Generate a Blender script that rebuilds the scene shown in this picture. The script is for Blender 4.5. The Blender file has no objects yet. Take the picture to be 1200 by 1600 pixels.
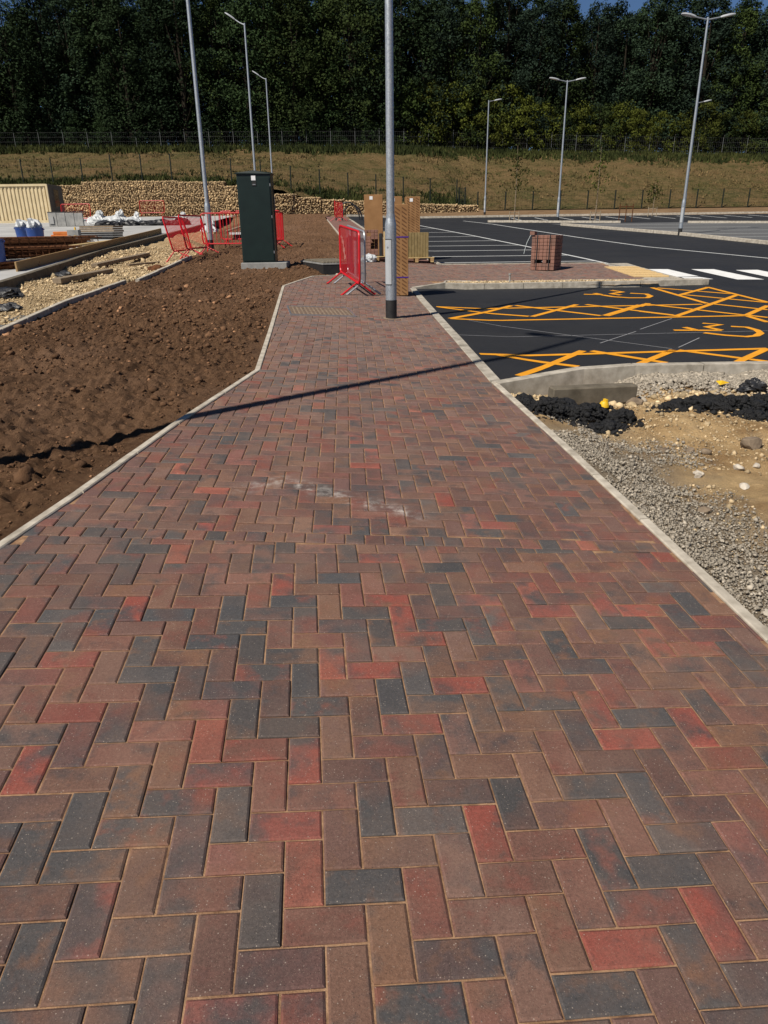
import bpy, bmesh, math, random
import numpy as np
from mathutils import Vector, Matrix, Euler

random.seed(7); RNG = np.random.default_rng(7)
SC = bpy.context.scene; COL = SC.collection
PI = math.pi

# ------------------------------------------------------------------ camera, sky, sun, exposure
cam_d = bpy.data.cameras.new('camera'); cam = bpy.data.objects.new('camera', cam_d); COL.objects.link(cam)
SC.camera = cam
cam_d.sensor_fit = 'VERTICAL'; cam_d.sensor_height = 24.0
cam_d.lens = 1119.0 / 1600.0 * 24.0
cam_d.clip_start = 0.05; cam_d.clip_end = 1500
_r = Vector((0.9999, -0.0047, -0.0119)); _u = Vector((0.0128, 0.3689, 0.9294)); _f = Vector((0.0, 0.9295, -0.3689))
_u = (_u - _f * _u.dot(_f)).normalized(); _r = _f.cross(_u).normalized()
m = Matrix((( _r.x, _u.x, -_f.x, 0), (_r.y, _u.y, -_f.y, 0), (_r.z, _u.z, -_f.z, 1.603), (0, 0, 0, 1)))
cam.matrix_world = m
SC.render.resolution_x = 768; SC.render.resolution_y = 1024

SUN_EL = math.radians(48.0); SUN_DIR = Vector((0.69, 0.724, 0)).normalized()      # where shadows fall
world = bpy.data.worlds.new('World'); SC.world = world; world.use_nodes = True
wn = world.node_tree.nodes; wl = world.node_tree.links
bg = wn['Background']; bg.inputs[1].default_value = 0.05
sky = wn.new('ShaderNodeTexSky'); sky.sky_type = 'NISHITA'; sky.sun_disc = False
sky.sun_elevation = SUN_EL
sky.sun_rotation = math.atan2(-SUN_DIR.x, -SUN_DIR.y)
sky.altitude = 200; sky.air_density = 0.75; sky.dust_density = 0.0; sky.ozone_density = 7.0
wl.new(sky.outputs[0], bg.inputs[0])
sun_d = bpy.data.lights.new('sun', 'SUN'); sun = bpy.data.objects.new('sun', sun_d); COL.objects.link(sun)
sun_d.energy = 5.0; sun_d.angle = math.radians(0.53); sun_d.color = (1.0, 0.93, 0.82)
toward = Vector((-SUN_DIR.x * math.cos(SUN_EL), -SUN_DIR.y * math.cos(SUN_EL), math.sin(SUN_EL)))
sun.rotation_euler = toward.to_track_quat('Z', 'Y').to_euler(); sun.location = (-20, -20, 40)
SC.view_settings.view_transform = 'Standard'; SC.view_settings.look = 'None'
SC.view_settings.gamma = 1.0; SC.view_settings.exposure = 0.22

# ------------------------------------------------------------------ terrain
def g(y):
    y = np.asarray(y, float); s = np.clip((y - 12) / 8, 0, 1)
    return (.0288 * np.minimum(y, 12) + np.where(y > 12, .0288 * np.clip(y - 12, 0, 8) + .0162 * 8 * s * s / 2, 0)
            + .045 * np.maximum(y - 20, 0))
def h(x, y): return -.0592 * np.clip(np.asarray(x, float), -1.8, 1.8) + g(y)
def hz(x, y): return float(h(x, y))

def vnoise(x, y, seed=0):
    x = np.asarray(x, float); y = np.asarray(y, float)
    r = np.random.default_rng(seed).random((256, 256))
    xi = np.floor(x).astype(int); yi = np.floor(y).astype(int); fx = x - xi; fy = y - yi
    fx = fx * fx * (3 - 2 * fx); fy = fy * fy * (3 - 2 * fy)
    a = r[xi % 256, yi % 256]; b = r[(xi + 1) % 256, yi % 256]; c = r[xi % 256, (yi + 1) % 256]; d = r[(xi + 1) % 256, (yi + 1) % 256]
    return (a * (1 - fx) + b * fx) * (1 - fy) + (c * (1 - fx) + d * fx) * fy - .5
def fbm(x, y, seed=0, oct=4, gain=.5):
    s = 0; a = 1; f = 1
    for o in range(oct):
        s = s + a * vnoise(x * f + 17.3 * o, y * f + 5.1 * o, seed + o); a *= gain; f *= 2.03
    return s

# ------------------------------------------------------------------ materials
MATS = {}
class NT:
    def __init__(s, name, rough=.85, spec=.3, metal=0.0):
        s.m = bpy.data.materials.new(name); s.m.use_nodes = True; s.t = s.m.node_tree; s.n = s.t.nodes; s.l = s.t.links
        s.b = s.n['Principled BSDF']; s.b.inputs['Roughness'].default_value = rough
        s.b.inputs['Specular IOR Level'].default_value = spec; s.b.inputs['Metallic'].default_value = metal
        s.geo = None; s.tc = None; MATS[name] = s.m
    def node(s, t, **k):
        n = s.n.new(t)
        for a, v in k.items(): setattr(n, a, v)
        return n
    def pos(s):
        if not s.geo: s.geo = s.node('ShaderNodeNewGeometry')
        return s.geo.outputs['Position']
    def objc(s):
        if not s.tc: s.tc = s.node('ShaderNodeTexCoord')
        return s.tc.outputs['Object']
    def island(s):
        s.pos(); return s.geo.outputs['Random Per Island']
    def noise(s, scale, detail=4, rough=.6, vec=None, dist=0.0):
        n = s.node('ShaderNodeTexNoise'); n.inputs['Scale'].default_value = scale; n.inputs['Detail'].default_value = detail
        n.inputs['Roughness'].default_value = rough; n.inputs['Distortion'].default_value = dist
        s.l.new(vec if vec is not None else s.pos(), n.inputs['Vector']); return n.outputs[0]
    def voro(s, scale, vec=None, feature='F1', out=0):
        n = s.node('ShaderNodeTexVoronoi', feature=feature); n.inputs['Scale'].default_value = scale
        s.l.new(vec if vec is not None else s.pos(), n.inputs['Vector']); return n.outputs[out]
    def ramp(s, fac, stops, interp='LINEAR'):
        n = s.node('ShaderNodeValToRGB'); r = n.color_ramp; r.interpolation = interp
        while len(r.elements) < len(stops): r.elements.new(0.5)
        for e, (p, c) in zip(r.elements, stops):
            e.position = p; e.color = (*c, 1) if isinstance(c, tuple) else (c, c, c, 1)
        s.l.new(fac, n.inputs[0]); return n.outputs[0]
    def mix(s, fac, a, b, mode='MIX'):
        n = s.node('ShaderNodeMix', data_type='RGBA', blend_type=mode)
        for sock, v in ((n.inputs[0], fac), (n.inputs[6], a), (n.inputs[7], b)):
            if isinstance(v, (int, float)): sock.default_value = v
            elif isinstance(v, tuple): sock.default_value = (*v, 1)
            else: s.l.new(v, sock)
        return n.outputs[2]
    def math(s, op, a, b=0.0, clamp=False):
        n = s.node('ShaderNodeMath', operation=op, use_clamp=clamp)
        for sock, v in zip(n.inputs, (a, b)):
            if isinstance(v, (int, float)): sock.default_value = v
            else: s.l.new(v, sock)
        return n.outputs[0]
    def color(s, v):
        if isinstance(v, tuple): s.b.inputs['Base Color'].default_value = (*v, 1)
        else: s.l.new(v, s.b.inputs['Base Color'])
    def rough(s, v): s.l.new(v, s.b.inputs['Roughness'])
    def bump(s, hgt, strength=.5, dist=.01, prev=None):
        n = s.node('ShaderNodeBump'); n.inputs['Strength'].default_value = strength; n.inputs['Distance'].default_value = dist
        s.l.new(hgt, n.inputs['Height'])
        if prev is not None: s.l.new(prev, n.inputs['Normal'])
        s.l.new(n.outputs[0], s.b.inputs['Normal']); return n.outputs[0]

def simple(name, c1, c2, scale=6, rough=.8, spec=.3, metal=0, bump=.3, bscale=60, bdist=.004, island=0.0, detail=5):
    t = NT(name, rough, spec, metal)
    c = t.mix(t.ramp(t.noise(scale, detail), [(.32, 0.0), (.68, 1.0)]), c1, c2)
    if island: c = t.mix(1.0, c, t.ramp(t.island(), [(0, 1 - island), (1, 1 + island * .7)]), 'MULTIPLY')
    t.color(c)
    if bump: t.bump(t.noise(bscale, 4), bump, bdist)
    return t.m

def brick_mat(name, src):
    t = NT(name, .82, .3)
    if src == 'object':
        oi = t.node('ShaderNodeObjectInfo'); base, al = oi.outputs['Color'], oi.outputs['Alpha']
    else:
        at = t.node('ShaderNodeAttribute', attribute_name='paint'); base, al = at.outputs['Color'], at.outputs['Alpha']
    # each block is cast in two colours that run into one another
    second = t.ramp(t.math('FRACT', t.math('MULTIPLY', al, 9.7)), [(0, (.120, .060, .046)), (.22, (.060, .059, .061)), (.46, (.185, .060, .044)), (.60, (.085, .054, .050)), (.74, (.180, .092, .056)), (.90, (.055, .056, .060))], 'CONSTANT')
    third = t.ramp(t.math('FRACT', t.math('MULTIPLY', al, 23.3)), [(0, (.060, .054, .054)), (.35, (.170, .085, .050)), (.6, (.190, .060, .044)), (.8, (.050, .050, .053))], 'CONSTANT')
    off = t.node('ShaderNodeVectorMath', operation='SCALE'); cmb = t.node('ShaderNodeCombineXYZ')
    t.l.new(al, cmb.inputs[0]); t.l.new(al, cmb.inputs[1]); t.l.new(al, cmb.inputs[2])
    t.l.new(cmb.outputs[0], off.inputs[0]); off.inputs['Scale'].default_value = 60
    add = t.node('ShaderNodeVectorMath', operation='ADD'); t.l.new(t.pos(), add.inputs[0]); t.l.new(off.outputs[0], add.inputs[1])
    c = t.mix(t.ramp(t.noise(5.5, 5, .55, add.outputs[0]), [(.44, 0.0), (.62, .9)]), base, second)
    c = t.mix(t.ramp(t.noise(11, 5, .6, add.outputs[0]), [(.52, 0.0), (.70, .7)]), c, third)
    c = t.mix(.06, c, (.20, .13, .10))
    c = t.mix(1.0, c, t.ramp(t.noise(120, 9, .9), [(.32, .50), (.68, 1.58)]), 'MULTIPLY')
    # exposed aggregate: sparse pale and dark grains of several sizes
    for sc, thr, col, amt in ((210, .965, (.44, .37, .31), .65), (340, .90, (.32, .25, .19), .5), (240, .93, (.02, .02, .02), .6)):
        vn = t.node('ShaderNodeTexVoronoi'); vn.inputs['Scale'].default_value = sc; t.l.new(t.pos(), vn.inputs['Vector']); sep = t.node('ShaderNodeSeparateColor'); t.l.new(vn.outputs['Color'], sep.inputs[0])
        c = t.mix(t.math('MULTIPLY', t.math('MULTIPLY', t.ramp(vn.outputs['Distance'], [(.22, 1.0), (.42, 0.0)]), t.math('GREATER_THAN', sep.outputs[0], thr)), amt), c, col)
    # jointing sand brushed over the faces, drying unevenly
    c = t.mix(t.ramp(t.noise(2.0, 7, .72), [(.46, 0.0), (.80, .45)]), c, (.235, .155, .115))
    sx = t.node('ShaderNodeSeparateXYZ'); t.l.new(t.pos(), sx.inputs[0])
    # the pale lime smears left by a spilt bag
    px_ = t.math('ADD', sx.outputs[0], .62)
    ln = t.math('SUBTRACT', t.math('SUBTRACT', 4.19, t.math('MULTIPLY', t.math('MAXIMUM', px_, 0.0), .57)), t.math('MULTIPLY', t.math('MAXIMUM', t.math('MULTIPLY', px_, -1.0), 0.0), .75))
    dv = t.math('ABSOLUTE', t.math('SUBTRACT', sx.outputs[1], ln)); rng_ = t.math('ABSOLUTE', t.math('ADD', sx.outputs[0], .32))
    mk = t.math('MULTIPLY', t.math('MULTIPLY', t.ramp(dv, [(.0, 1.0), (.13, 0.0)]), t.ramp(rng_, [(.42, 1.0), (.62, 0.0)])), t.ramp(t.noise(13, 7, .7), [(.46, 0.0), (.70, .85)]))
    c = t.mix(mk, c, (.50, .46, .42))
    c = t.mix(t.ramp(t.noise(3.1, 8, .75, None), [(.66, 0.0), (.84, .35)]), c, (.40, .36, .33))
    t.color(c)
    bn = t.bump(t.noise(240, 6, .8), .8, .003)
    t.bump(t.noise(26, 3), .35, .003, bn)
    return t.m
brick_mat('paver_single', 'object'); brick_mat('paver_joined', 'attr')

t = NT('jointing_sand', .95, .1); t.color(t.mix(t.ramp(t.noise(16, 6, .7), [(.32, 0.0), (.68, 1.0)]), (.15, .082, .046), (.42, .26, .155))); t.bump(t.noise(260, 4), .8, .004)
t = NT('soil', .95, .15)
c = t.mix(t.ramp(t.noise(1.1, 6, .62), [(.35, 0.0), (.68, 1.0)]), (.096, .049, .026), (.180, .098, .053))
c = t.mix(t.ramp(t.noise(26, 5, .7), [(.4, 0.0), (.7, .8)]), c, (.21, .122, .066))
c = t.mix(t.ramp(t.noise(.45, 3), [(.50, 0.0), (.70, .6)]), c, (.235, .140, .088))
t.color(c); bn = t.bump(t.noise(38, 8, .8), 1.0, .05); t.bump(t.noise(160, 5, .75), .9, .015, bn)
t = NT('clod', .95, .15); c = t.mix(t.noise(18, 5), (.090, .047, .025), (.195, .107, .058))
t.color(t.mix(1.0, c, t.ramp(t.island(), [(0, .65), (.93, 1.15), (.95, 2.0), (1, 2.8)]), 'MULTIPLY')); t.bump(t.noise(90, 5, .7), .8, .012)
t = NT('earth', .95, .15)
c = t.mix(t.ramp(t.noise(.8, 6, .65), [(.35, 0.0), (.65, 1.0)]), (.13, .078, .040), (.24, .155, .085)); t.color(c); t.bump(t.noise(30, 6, .7), .7, .03)
t = NT('rubble_earth', .95, .15)
c = t.mix(t.ramp(t.noise(1.6, 6, .65), [(.38, 0.0), (.62, 1.0)]), (.36, .225, .105), (.68, .475, .245))
c = t.mix(t.ramp(t.noise(4.5, 5, .7), [(.56, 0.0), (.74, .6)]), c, (.24, .19, .14)); c = t.mix(t.ramp(t.noise(60, 6, .85), [(.52, 0.0), (.75, .6)]), c, (.17, .11, .06))
sx = t.node('ShaderNodeSeparateXYZ'); t.l.new(t.pos(), sx.inputs[0]); ed = t.math('SUBTRACT', sx.outputs[0], t.math('SUBTRACT', 1.9, t.math('MULTIPLY', sx.outputs[1], .1)))
wob = t.math('ADD', ed, t.math('MULTIPLY', t.math('SUBTRACT', t.noise(1.7, 6, .7), .5), 1.3)); near = t.math('MULTIPLY', t.ramp(wob, [(.45, 1.0), (.95, 0.0)]), t.ramp(t.math('MULTIPLY', sx.outputs[1], .1), [(.55, 1.0), (.62, 0.0)]))
c = t.mix(t.math('MULTIPLY', near, .85), c, t.mix(t.noise(70, 5, .8), (.19, .155, .115), (.34, .29, .225)))
t.color(c); bn = t.bump(t.noise(45, 8, .8), 1.0, .04); t.bump(t.noise(160, 5, .8), .8, .010, bn)
t = NT('sandy_stone', .95, .15); c = t.mix(t.ramp(t.noise(1.2, 6, .7), [(.36, 0.0), (.64, 1.0)]), (.33, .225, .115), (.56, .42, .24)); t.color(t.mix(t.ramp(t.noise(9, 6, .8), [(.52, 0.0), (.72, .7)]), c, (.22, .16, .10))); t.bump(t.noise(30, 8, .8), 1.0, .06)
t = NT('asphalt', .72, .35)
sp = t.ramp(t.noise(240, 3, .7), [(.35, 0.0), (.75, 1.0)])
c = t.mix(sp, (.007, .0075, .0095), (.030, .031, .034))
c = t.mix(t.ramp(t.noise(.35, 5, .6), [(.4, 0.0), (.75, .30)]), c, (.040, .040, .043)); c = t.mix(t.ramp(t.noise(1.1, 8, .78), [(.54, 0.0), (.80, .22)]), c, (.060, .058, .055)); c = t.mix(t.ramp(t.voro(38), [(.02, .6), (.07, 0.0)]), c, (.10, .10, .10)); t.color(c)
bn = t.bump(t.noise(170, 4, .8), .9, .008); t.rough(t.ramp(t.noise(1.2, 4), [(.3, .62), (.7, .85)]))
t = NT('asphalt_grey', .85, .25); c = t.mix(t.noise(180, 3), (.070, .073, .078), (.125, .127, .13)); c = t.mix(t.ramp(t.noise(.4, 5), [(.4, 0.0), (.7, .35)]), c, (.15, .145, .135)); t.color(c)
def paint(name, col, wear=.35):
    t = NT(name, .6, .4); c = t.mix(t.math('MULTIPLY', t.ramp(t.noise(60, 6, .75), [(.58, 0.0), (.70, 1.0)]), wear), col, (.05, .05, .05))
    c = t.mix(1.0, c, t.ramp(t.noise(5, 5), [(.3, .86), (.7, 1.06)]), 'MULTIPLY'); t.color(c); t.bump(t.noise(170, 4, .8), .5, .004)
paint('yellow_paint', (.78, .33, .012)); paint('white_paint', (.80, .80, .78)); paint('chalk_paint', (.30, .30, .31), 1.0); paint('line_paint', (.62, .63, .62), .6)
simple('kerb_concrete', (.24, .215, .175), (.46, .42, .355), 7, .9, .2, bump=.5, bscale=120, bdist=.005, island=.24)
simple('edging_concrete', (.29, .255, .205), (.53, .48, .40), 9, .9, .2, bump=.35, bscale=140, bdist=.003, island=.1)
simple('muddy_shaded_concrete', (.080, .068, .050), (.165, .142, .108), 6, .9, .2, bump=.5, bscale=70, bdist=.006)  # mud tone, reused to put shadow into the slab kerb
simple('grey_concrete', (.19, .19, .185), (.31, .305, .29), 4, .9, .2, bump=.4, bscale=80, bdist=.004, island=.12)
t = NT('slab_concrete', .88, .2); c = t.mix(t.ramp(t.noise(.5, 6), [(.3, 0.0), (.7, 1.0)]), (.30, .30, .295), (.45, .445, .43)); t.color(t.mix(t.ramp(t.noise(2.2, 6, .7), [(.55, 0.0), (.75, .5)]), c, (.22, .20, .18)))
t = NT('galvanised', .40, .5, .62); c = t.mix(t.ramp(t.voro(55, out=0), [(.2, 0.0), (.8, 1.0)]), (.33, .36, .39), (.48, .515, .55)); t.color(t.mix(t.ramp(t.noise(9, 5), [(.4, 0.0), (.7, .4)]), c, (.28, .305, .33))); t.bump(t.noise(120, 3), .12, .002); t.rough(t.ramp(t.noise(20, 4), [(.3, .36), (.7, .55)]))
simple('black_coat', (.012, .012, .013), (.024, .023, .022), 12, .55, .4, bump=.2)
simple('grey_lamp', (.34, .36, .38), (.42, .44, .46), 5, .45, .5, bump=0)
simple('lens', (.55, .56, .56), (.6, .6, .6), 5, .2, .5, bump=0)
t = NT('green_cabinet', .42, .45); t.color(t.mix(t.ramp(t.noise(3, 6), [(.35, 0.0), (.7, 1.0)]), (.004, .012, .0105), (.007, .018, .0155))); t.bump(t.noise(90, 3), .06, .001)
simple('label_white', (.7, .71, .72), (.78, .78, .78), 30, .5, .4, bump=0)
simple('steel', (.35, .35, .35), (.5, .5, .5), 40, .4, .5, .8, bump=0)
t = NT('red_barrier', .42, .45); c = t.mix(t.ramp(t.noise(14, 5, .7), [(.4, 0.0), (.75, .7)]), (.55, .006, .014), (.34, .008, .012)); t.color(c)
simple('red_mesh', (.50, .03, .025), (.6, .05, .04), 14, .6, .3, bump=0)
t = NT('cardboard', .85, .2); c = t.mix(t.ramp(t.noise(3, 5), [(.3, 0.0), (.7, 1.0)]), (.22, .115, .048), (.31, .17, .075)); t.color(c); t.bump(t.noise(50, 3), .1, .002)
t = NT('cardboard_print', .85, .2); c = t.mix(t.noise(6, 4), (.105, .050, .022), (.14, .068, .03)); t.color(c)
simple('sandy_fill', (.18, .135, .10), (.27, .205, .15), 7, .95, .1, bump=.5); simple('sandy_rib', (.12, .085, .065), (.20, .14, .10), 9, .9, .2, bump=.3)
simple('purple_strap', (.045, .012, .17), (.06, .02, .22), 20, .5, .4, bump=0)
simple('pale_strap', (.45, .52, .52), (.55, .6, .6), 20, .4, .4, bump=0)
t = NT('timber', .85, .2); w = t.node('ShaderNodeTexNoise'); mp = t.node('ShaderNodeMapping'); mp.inputs['Scale'].default_value = (3, 3, 40); t.l.new(t.objc(), mp.inputs[0]); t.l.new(mp.outputs[0], w.inputs['Vector']); w.inputs['Scale'].default_value = 2
t.color(t.mix(w.outputs[0], (.24, .145, .065), (.42, .28, .135))); t.bump(w.outputs[0], .3, .004)
simple('olive_timber', (.17, .125, .055), (.25, .19, .09), 9, .9, .2, bump=.3, island=.15)
simple('door_seam', (.03, .032, .035), (.05, .052, .055), 9, .7, .3, bump=0)
simple('weathered_timber', (.15, .115, .08), (.27, .21, .145), 9, .9, .2, bump=.4, island=.2)
simple('pale_timber', (.42, .30, .14), (.55, .42, .22), 9, .85, .2, bump=.3, island=.15)
simple('brick_stack', (.165, .095, .074), (.27, .135, .10), 6, .88, .2, bump=.4, island=.45)
simple('rust', (.055, .022, .010), (.13, .052, .020), 10, .9, .2, bump=.6, bscale=70, island=.3)
simple('blue_plastic', (.012, .045, .20), (.02, .07, .27), 8, .4, .45, bump=.1)
simple('cream_paint', (.52, .42, .25), (.62, .51, .32), 2.5, .6, .35, bump=.1)
simple('brown_paint', (.075, .062, .050), (.105, .09, .072), 3, .7, .3, bump=.1)
simple('dark_glass', (.01, .011, .013), (.016, .017, .02), 2, .12, .5, bump=0)
simple('white_plastic', (.40, .42, .43), (.62, .63, .63), 6, .45, .4, bump=.5, bscale=18, bdist=.03)
simple('dark_plastic', (.010, .010, .011), (.028, .028, .03), 6, .45, .45, bump=.6, bscale=25, bdist=.02)
simple('clear_wrap', (.36, .38, .40), (.55, .57, .58), 9, .3, .5, bump=.6, bscale=25, bdist=.02)
simple('orange_plastic', (.55, .14, .02), (.6, .2, .05), 9, .5, .4, bump=.1)
simple('yellow_plastic', (.65, .38, .015), (.72, .45, .02), 9, .5, .4, bump=.1)
simple('tar', (.004, .004, .0045), (.014, .014, .015), 40, .6, .4, bump=.9, bscale=90, bdist=.02, island=.4)
t = NT('grey_gravel', .92, .2); c = t.mix(t.noise(30, 4), (.225, .195, .155), (.38, .335, .27)); t.color(t.mix(1.0, c, t.ramp(t.island(), [(0, .68), (.9, 1.18), (1, 1.6)]), 'MULTIPLY')); t.bump(t.noise(160, 4), .5, .004)
t = NT('dark_gravel', .9, .2); c = t.mix(t.noise(30, 4), (.075, .08, .085), (.16, .165, .17)); t.color(t.mix(1.0, c, t.ramp(t.island(), [(0, .55), (.9, 1.25), (1, 1.8)]), 'MULTIPLY'))
t = NT('limestone', .92, .2); c = t.mix(t.noise(22, 5), (.38, .28, .16), (.60, .47, .29)); t.color(t.mix(1.0, c, t.ramp(t.island(), [(0, .5), (.8, 1.1), (1, 1.5)]), 'MULTIPLY')); t.bump(t.noise(90, 4), .6, .008)
t = NT('gabion_stone', .92, .2); c = t.mix(t.noise(6, 4), (.34, .235, .125), (.58, .43, .245)); t.color(t.mix(1.0, c, t.ramp(t.island(), [(0, .45), (.85, 1.15), (1, 1.6)]), 'MULTIPLY'))
simple('gabion_core', (.12, .08, .045), (.18, .12, .07), 5, .95, .1, bump=0)
simple('boulder', (.12, .09, .065), (.24, .185, .13), 12, .9, .2, bump=.7, bscale=60, bdist=.01)
simple('white_rock', (.38, .33, .27), (.55, .50, .42), 14, .9, .2, bump=.7, bscale=70, bdist=.008)
t = NT('buff_tactile', .9, .2); c = t.mix(t.noise(5, 5), (.48, .33, .15), (.62, .45, .23)); t.color(c)
t = NT('far_paving', .85, .25); br = t.node('ShaderNodeTexBrick'); br.inputs['Scale'].default_value = 5; br.inputs['Color1'].default_value = (.13, .07, .06, 1); br.inputs['Color2'].default_value = (.20, .10, .085, 1); br.inputs['Mortar'].default_value = (.22, .14, .10, 1); br.inputs['Mortar Size'].default_value = .012; t.l.new(t.pos(), br.inputs['Vector']); t.color(t.mix(t.ramp(t.noise(2, 6), [(.4, 0.0), (.7, .5)]), br.outputs[0], (.22, .13, .105)))
t = NT('bank', .95, .1)
c = t.mix(t.ramp(t.noise(.22, 6, .65), [(.36, 0.0), (.62, 1.0)]), (.072, .070, .024), (.165, .105, .048))
c = t.mix(t.ramp(t.noise(2.5, 6, .72), [(.42, 0.0), (.66, .75)]), c, (.200, .142, .068)); c = t.mix(t.ramp(t.noise(.6, 6, .7), [(.50, 0.0), (.66, .7)]), c, (.046, .052, .015))
t.color(c); t.bump(t.noise(3.5, 7, .8), 1.0, .35)
def grass(name, a, b):
    t = NT(name, .9, .15); c = t.mix(t.ramp(t.noise(.25, 4), [(.38, 0.0), (.62, 1.0)]), a, b); t.color(t.mix(1.0, c, t.ramp(t.island(), [(0, .55), (1, 1.4)]), 'MULTIPLY'))
grass('bank_grass', (.070, .068, .022), (.185, .125, .058)); grass('verge_grass', (.022, .030, .008), (.050, .055, .015))
def leaf(name, a, b):
    t = NT(name, .9, .05); c = t.mix(t.noise(.35, 4), a, b); oi = t.node('ShaderNodeObjectInfo'); c = t.mix(1.0, c, t.ramp(oi.outputs['Random'], [(0, (.62, .66, .70)), (.5, (1.0, 1.0, .95)), (1, (1.35, 1.4, 1.15))]), 'MULTIPLY'); t.color(t.mix(1.0, c, t.ramp(t.island(), [(0, .7), (.8, 1.1), (1, 1.3)]), 'MULTIPLY'))
    t.b.inputs['Subsurface Weight'].default_value = 0
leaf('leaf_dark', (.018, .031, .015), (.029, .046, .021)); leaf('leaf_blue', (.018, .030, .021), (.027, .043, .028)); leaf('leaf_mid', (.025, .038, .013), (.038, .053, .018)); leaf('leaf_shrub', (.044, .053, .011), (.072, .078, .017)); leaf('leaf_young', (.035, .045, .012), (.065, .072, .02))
simple('bark', (.014, .011, .008), (.03, .025, .018), 8, .95, .1, bump=.5)
simple('pale_stake', (.24, .19, .13), (.32, .26, .18), 8, .9, .1, bump=0)
simple('fence_green', (.007, .012, .009), (.012, .018, .013), 8, .6, .3, bump=0)
simple('fence_grey', (.085, .088, .088), (.13, .135, .13), 8, .6, .3, .2, bump=0)

# ------------------------------------------------------------------ builders
class MB:
    def __init__(s): s.v = []; s.f = []
    def add(s, vs, fs):
        o = len(s.v); s.v += [tuple(v) for v in vs]; s.f += [tuple(i + o for i in f) for f in fs]; return s
    def box(s, c, d, rz=0, M=None):
        x, y, z = d[0] / 2, d[1] / 2, d[2] / 2
        vs = [Vector(p) for p in ((-x, -y, -z), (x, -y, -z), (x, y, -z), (-x, y, -z), (-x, -y, z), (x, -y, z), (x, y, z), (-x, y, z))]
        R = M if M is not None else Matrix.Rotation(rz, 3, 'Z')
        vs = [R @ v + Vector(c) for v in vs]
        return s.add(vs, [(0, 3, 2, 1), (4, 5, 6, 7), (0, 1, 5, 4), (1, 2, 6, 5), (2, 3, 7, 6), (3, 0, 4, 7)])
    def cbox(s, c, d, b=.01, rz=0, M=None):          # a box with every long edge chamfered
        x, y, z = d[0] / 2, d[1] / 2, d[2] / 2; R = M if M is not None else Matrix.Rotation(rz, 3, 'Z'); vs = []
        def ring(xx, yy, zz, bb): return [(-xx + bb, -yy, zz), (xx - bb, -yy, zz), (xx, -yy + bb, zz), (xx, yy - bb, zz), (xx - bb, yy, zz), (-xx + bb, yy, zz), (-xx, yy - bb, zz), (-xx, -yy + bb, zz)]
        vs += ring(x - b, y - b, -z, b * .4) + ring(x, y, -z + b, b) + ring(x, y, z - b, b) + ring(x - b, y - b, z, b * .4)
        fs = [tuple(range(7, -1, -1)), tuple(range(24, 32))]
        for k in range(3):
            for i in range(8): fs.append((k * 8 + i, k * 8 + (i + 1) % 8, k * 8 + 8 + (i + 1) % 8, k * 8 + 8 + i))
        return s.add([R @ Vector(v) + Vector(c) for v in vs], fs)
    def tube(s, pts, r, n=8, cap=True):
        pts = [Vector(p) for p in pts]; rs = r if isinstance(r, (list, tuple)) else [r] * len(pts); vs = []; fs = []; pu = None
        for i, p in enumerate(pts):
            a = pts[max(i - 1, 0)]; b = pts[min(i + 1, len(pts) - 1)]; d = (b - a).normalized()
            if pu is None: u = d.cross(Vector((0, 0, 1))) if abs(d.z) < .9 else d.cross(Vector((0, 1, 0)))
            else: u = pu - d * pu.dot(d)
            u.normalize(); pu = u; w = d.cross(u)
            for k in range(n):
                t = 2 * PI * k / n; vs.append(p + (u * math.cos(t) + w * math.sin(t)) * rs[i])
        for i in range(len(pts) - 1):
            for k in range(n): fs.append((i * n + k, i * n + (k + 1) % n, (i + 1) * n + (k + 1) % n, (i + 1) * n + k))
        if cap: fs.append(tuple(range(n - 1, -1, -1))); fs.append(tuple(range((len(pts) - 1) * n, len(pts) * n)))
        return s.add(vs, fs)
    def prism(s, poly, z0, z1):
        n = len(poly); vs = [(p[0], p[1], z0) for p in poly] + [(p[0], p[1], z1) for p in poly]
        return s.add(vs, [tuple(range(n - 1, -1, -1)), tuple(range(n, 2 * n))] + [(i, (i + 1) % n, n + (i + 1) % n, n + i) for i in range(n)])
    def build(s, name, mat, parent=None, smooth=False):
        me = bpy.data.meshes.new(name); me.from_pydata(s.v, [], s.f); me.validate(); 
        bm = bmesh.new(); bm.from_mesh(me); bmesh.ops.recalc_face_normals(bm, faces=bm.faces); bm.to_mesh(me); bm.free()
        return link(name, me, mat, parent, smooth)

def link(name, me, mat, parent=None, smooth=False):
    o = bpy.data.objects.new(name, me); COL.objects.link(o)
    if mat and not me.materials: me.materials.append(MATS[mat])
    if smooth:
        me.polygons.foreach_set('use_smooth', [True] * len(me.polygons))
        try: me.set_sharp_from_angle(angle=math.radians(40))
        except Exception: pass
    if parent is not None: o.parent = parent
    return o
def tag(o, label=None, cat=None, group=None, kind=None):
    if label: o['label'] = label
    if cat: o['category'] = cat
    if group: o['group'] = group
    if kind: o['kind'] = kind
    return o
def thing(name, label, cat, loc=(0, 0, 0), rz=0, group=None):
    o = bpy.data.objects.new(name, None); COL.objects.link(o); o.location = loc; o.rotation_euler = (0, 0, rz); o.empty_display_size = .2
    return tag(o, label, cat, group)
def copy_tree(o, parent=None):
    c = o.copy(); COL.objects.link(c)
    if parent is not None: c.parent = parent
    for ch in list(o.children): copy_tree(ch, c)
    return c
def put(root, loc, rz, label, used=[]):
    o = root if root.name not in used else copy_tree(root)
    used.append(root.name); o.location = loc; o.rotation_euler = (0, 0, rz); o['label'] = label
    return o

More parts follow.
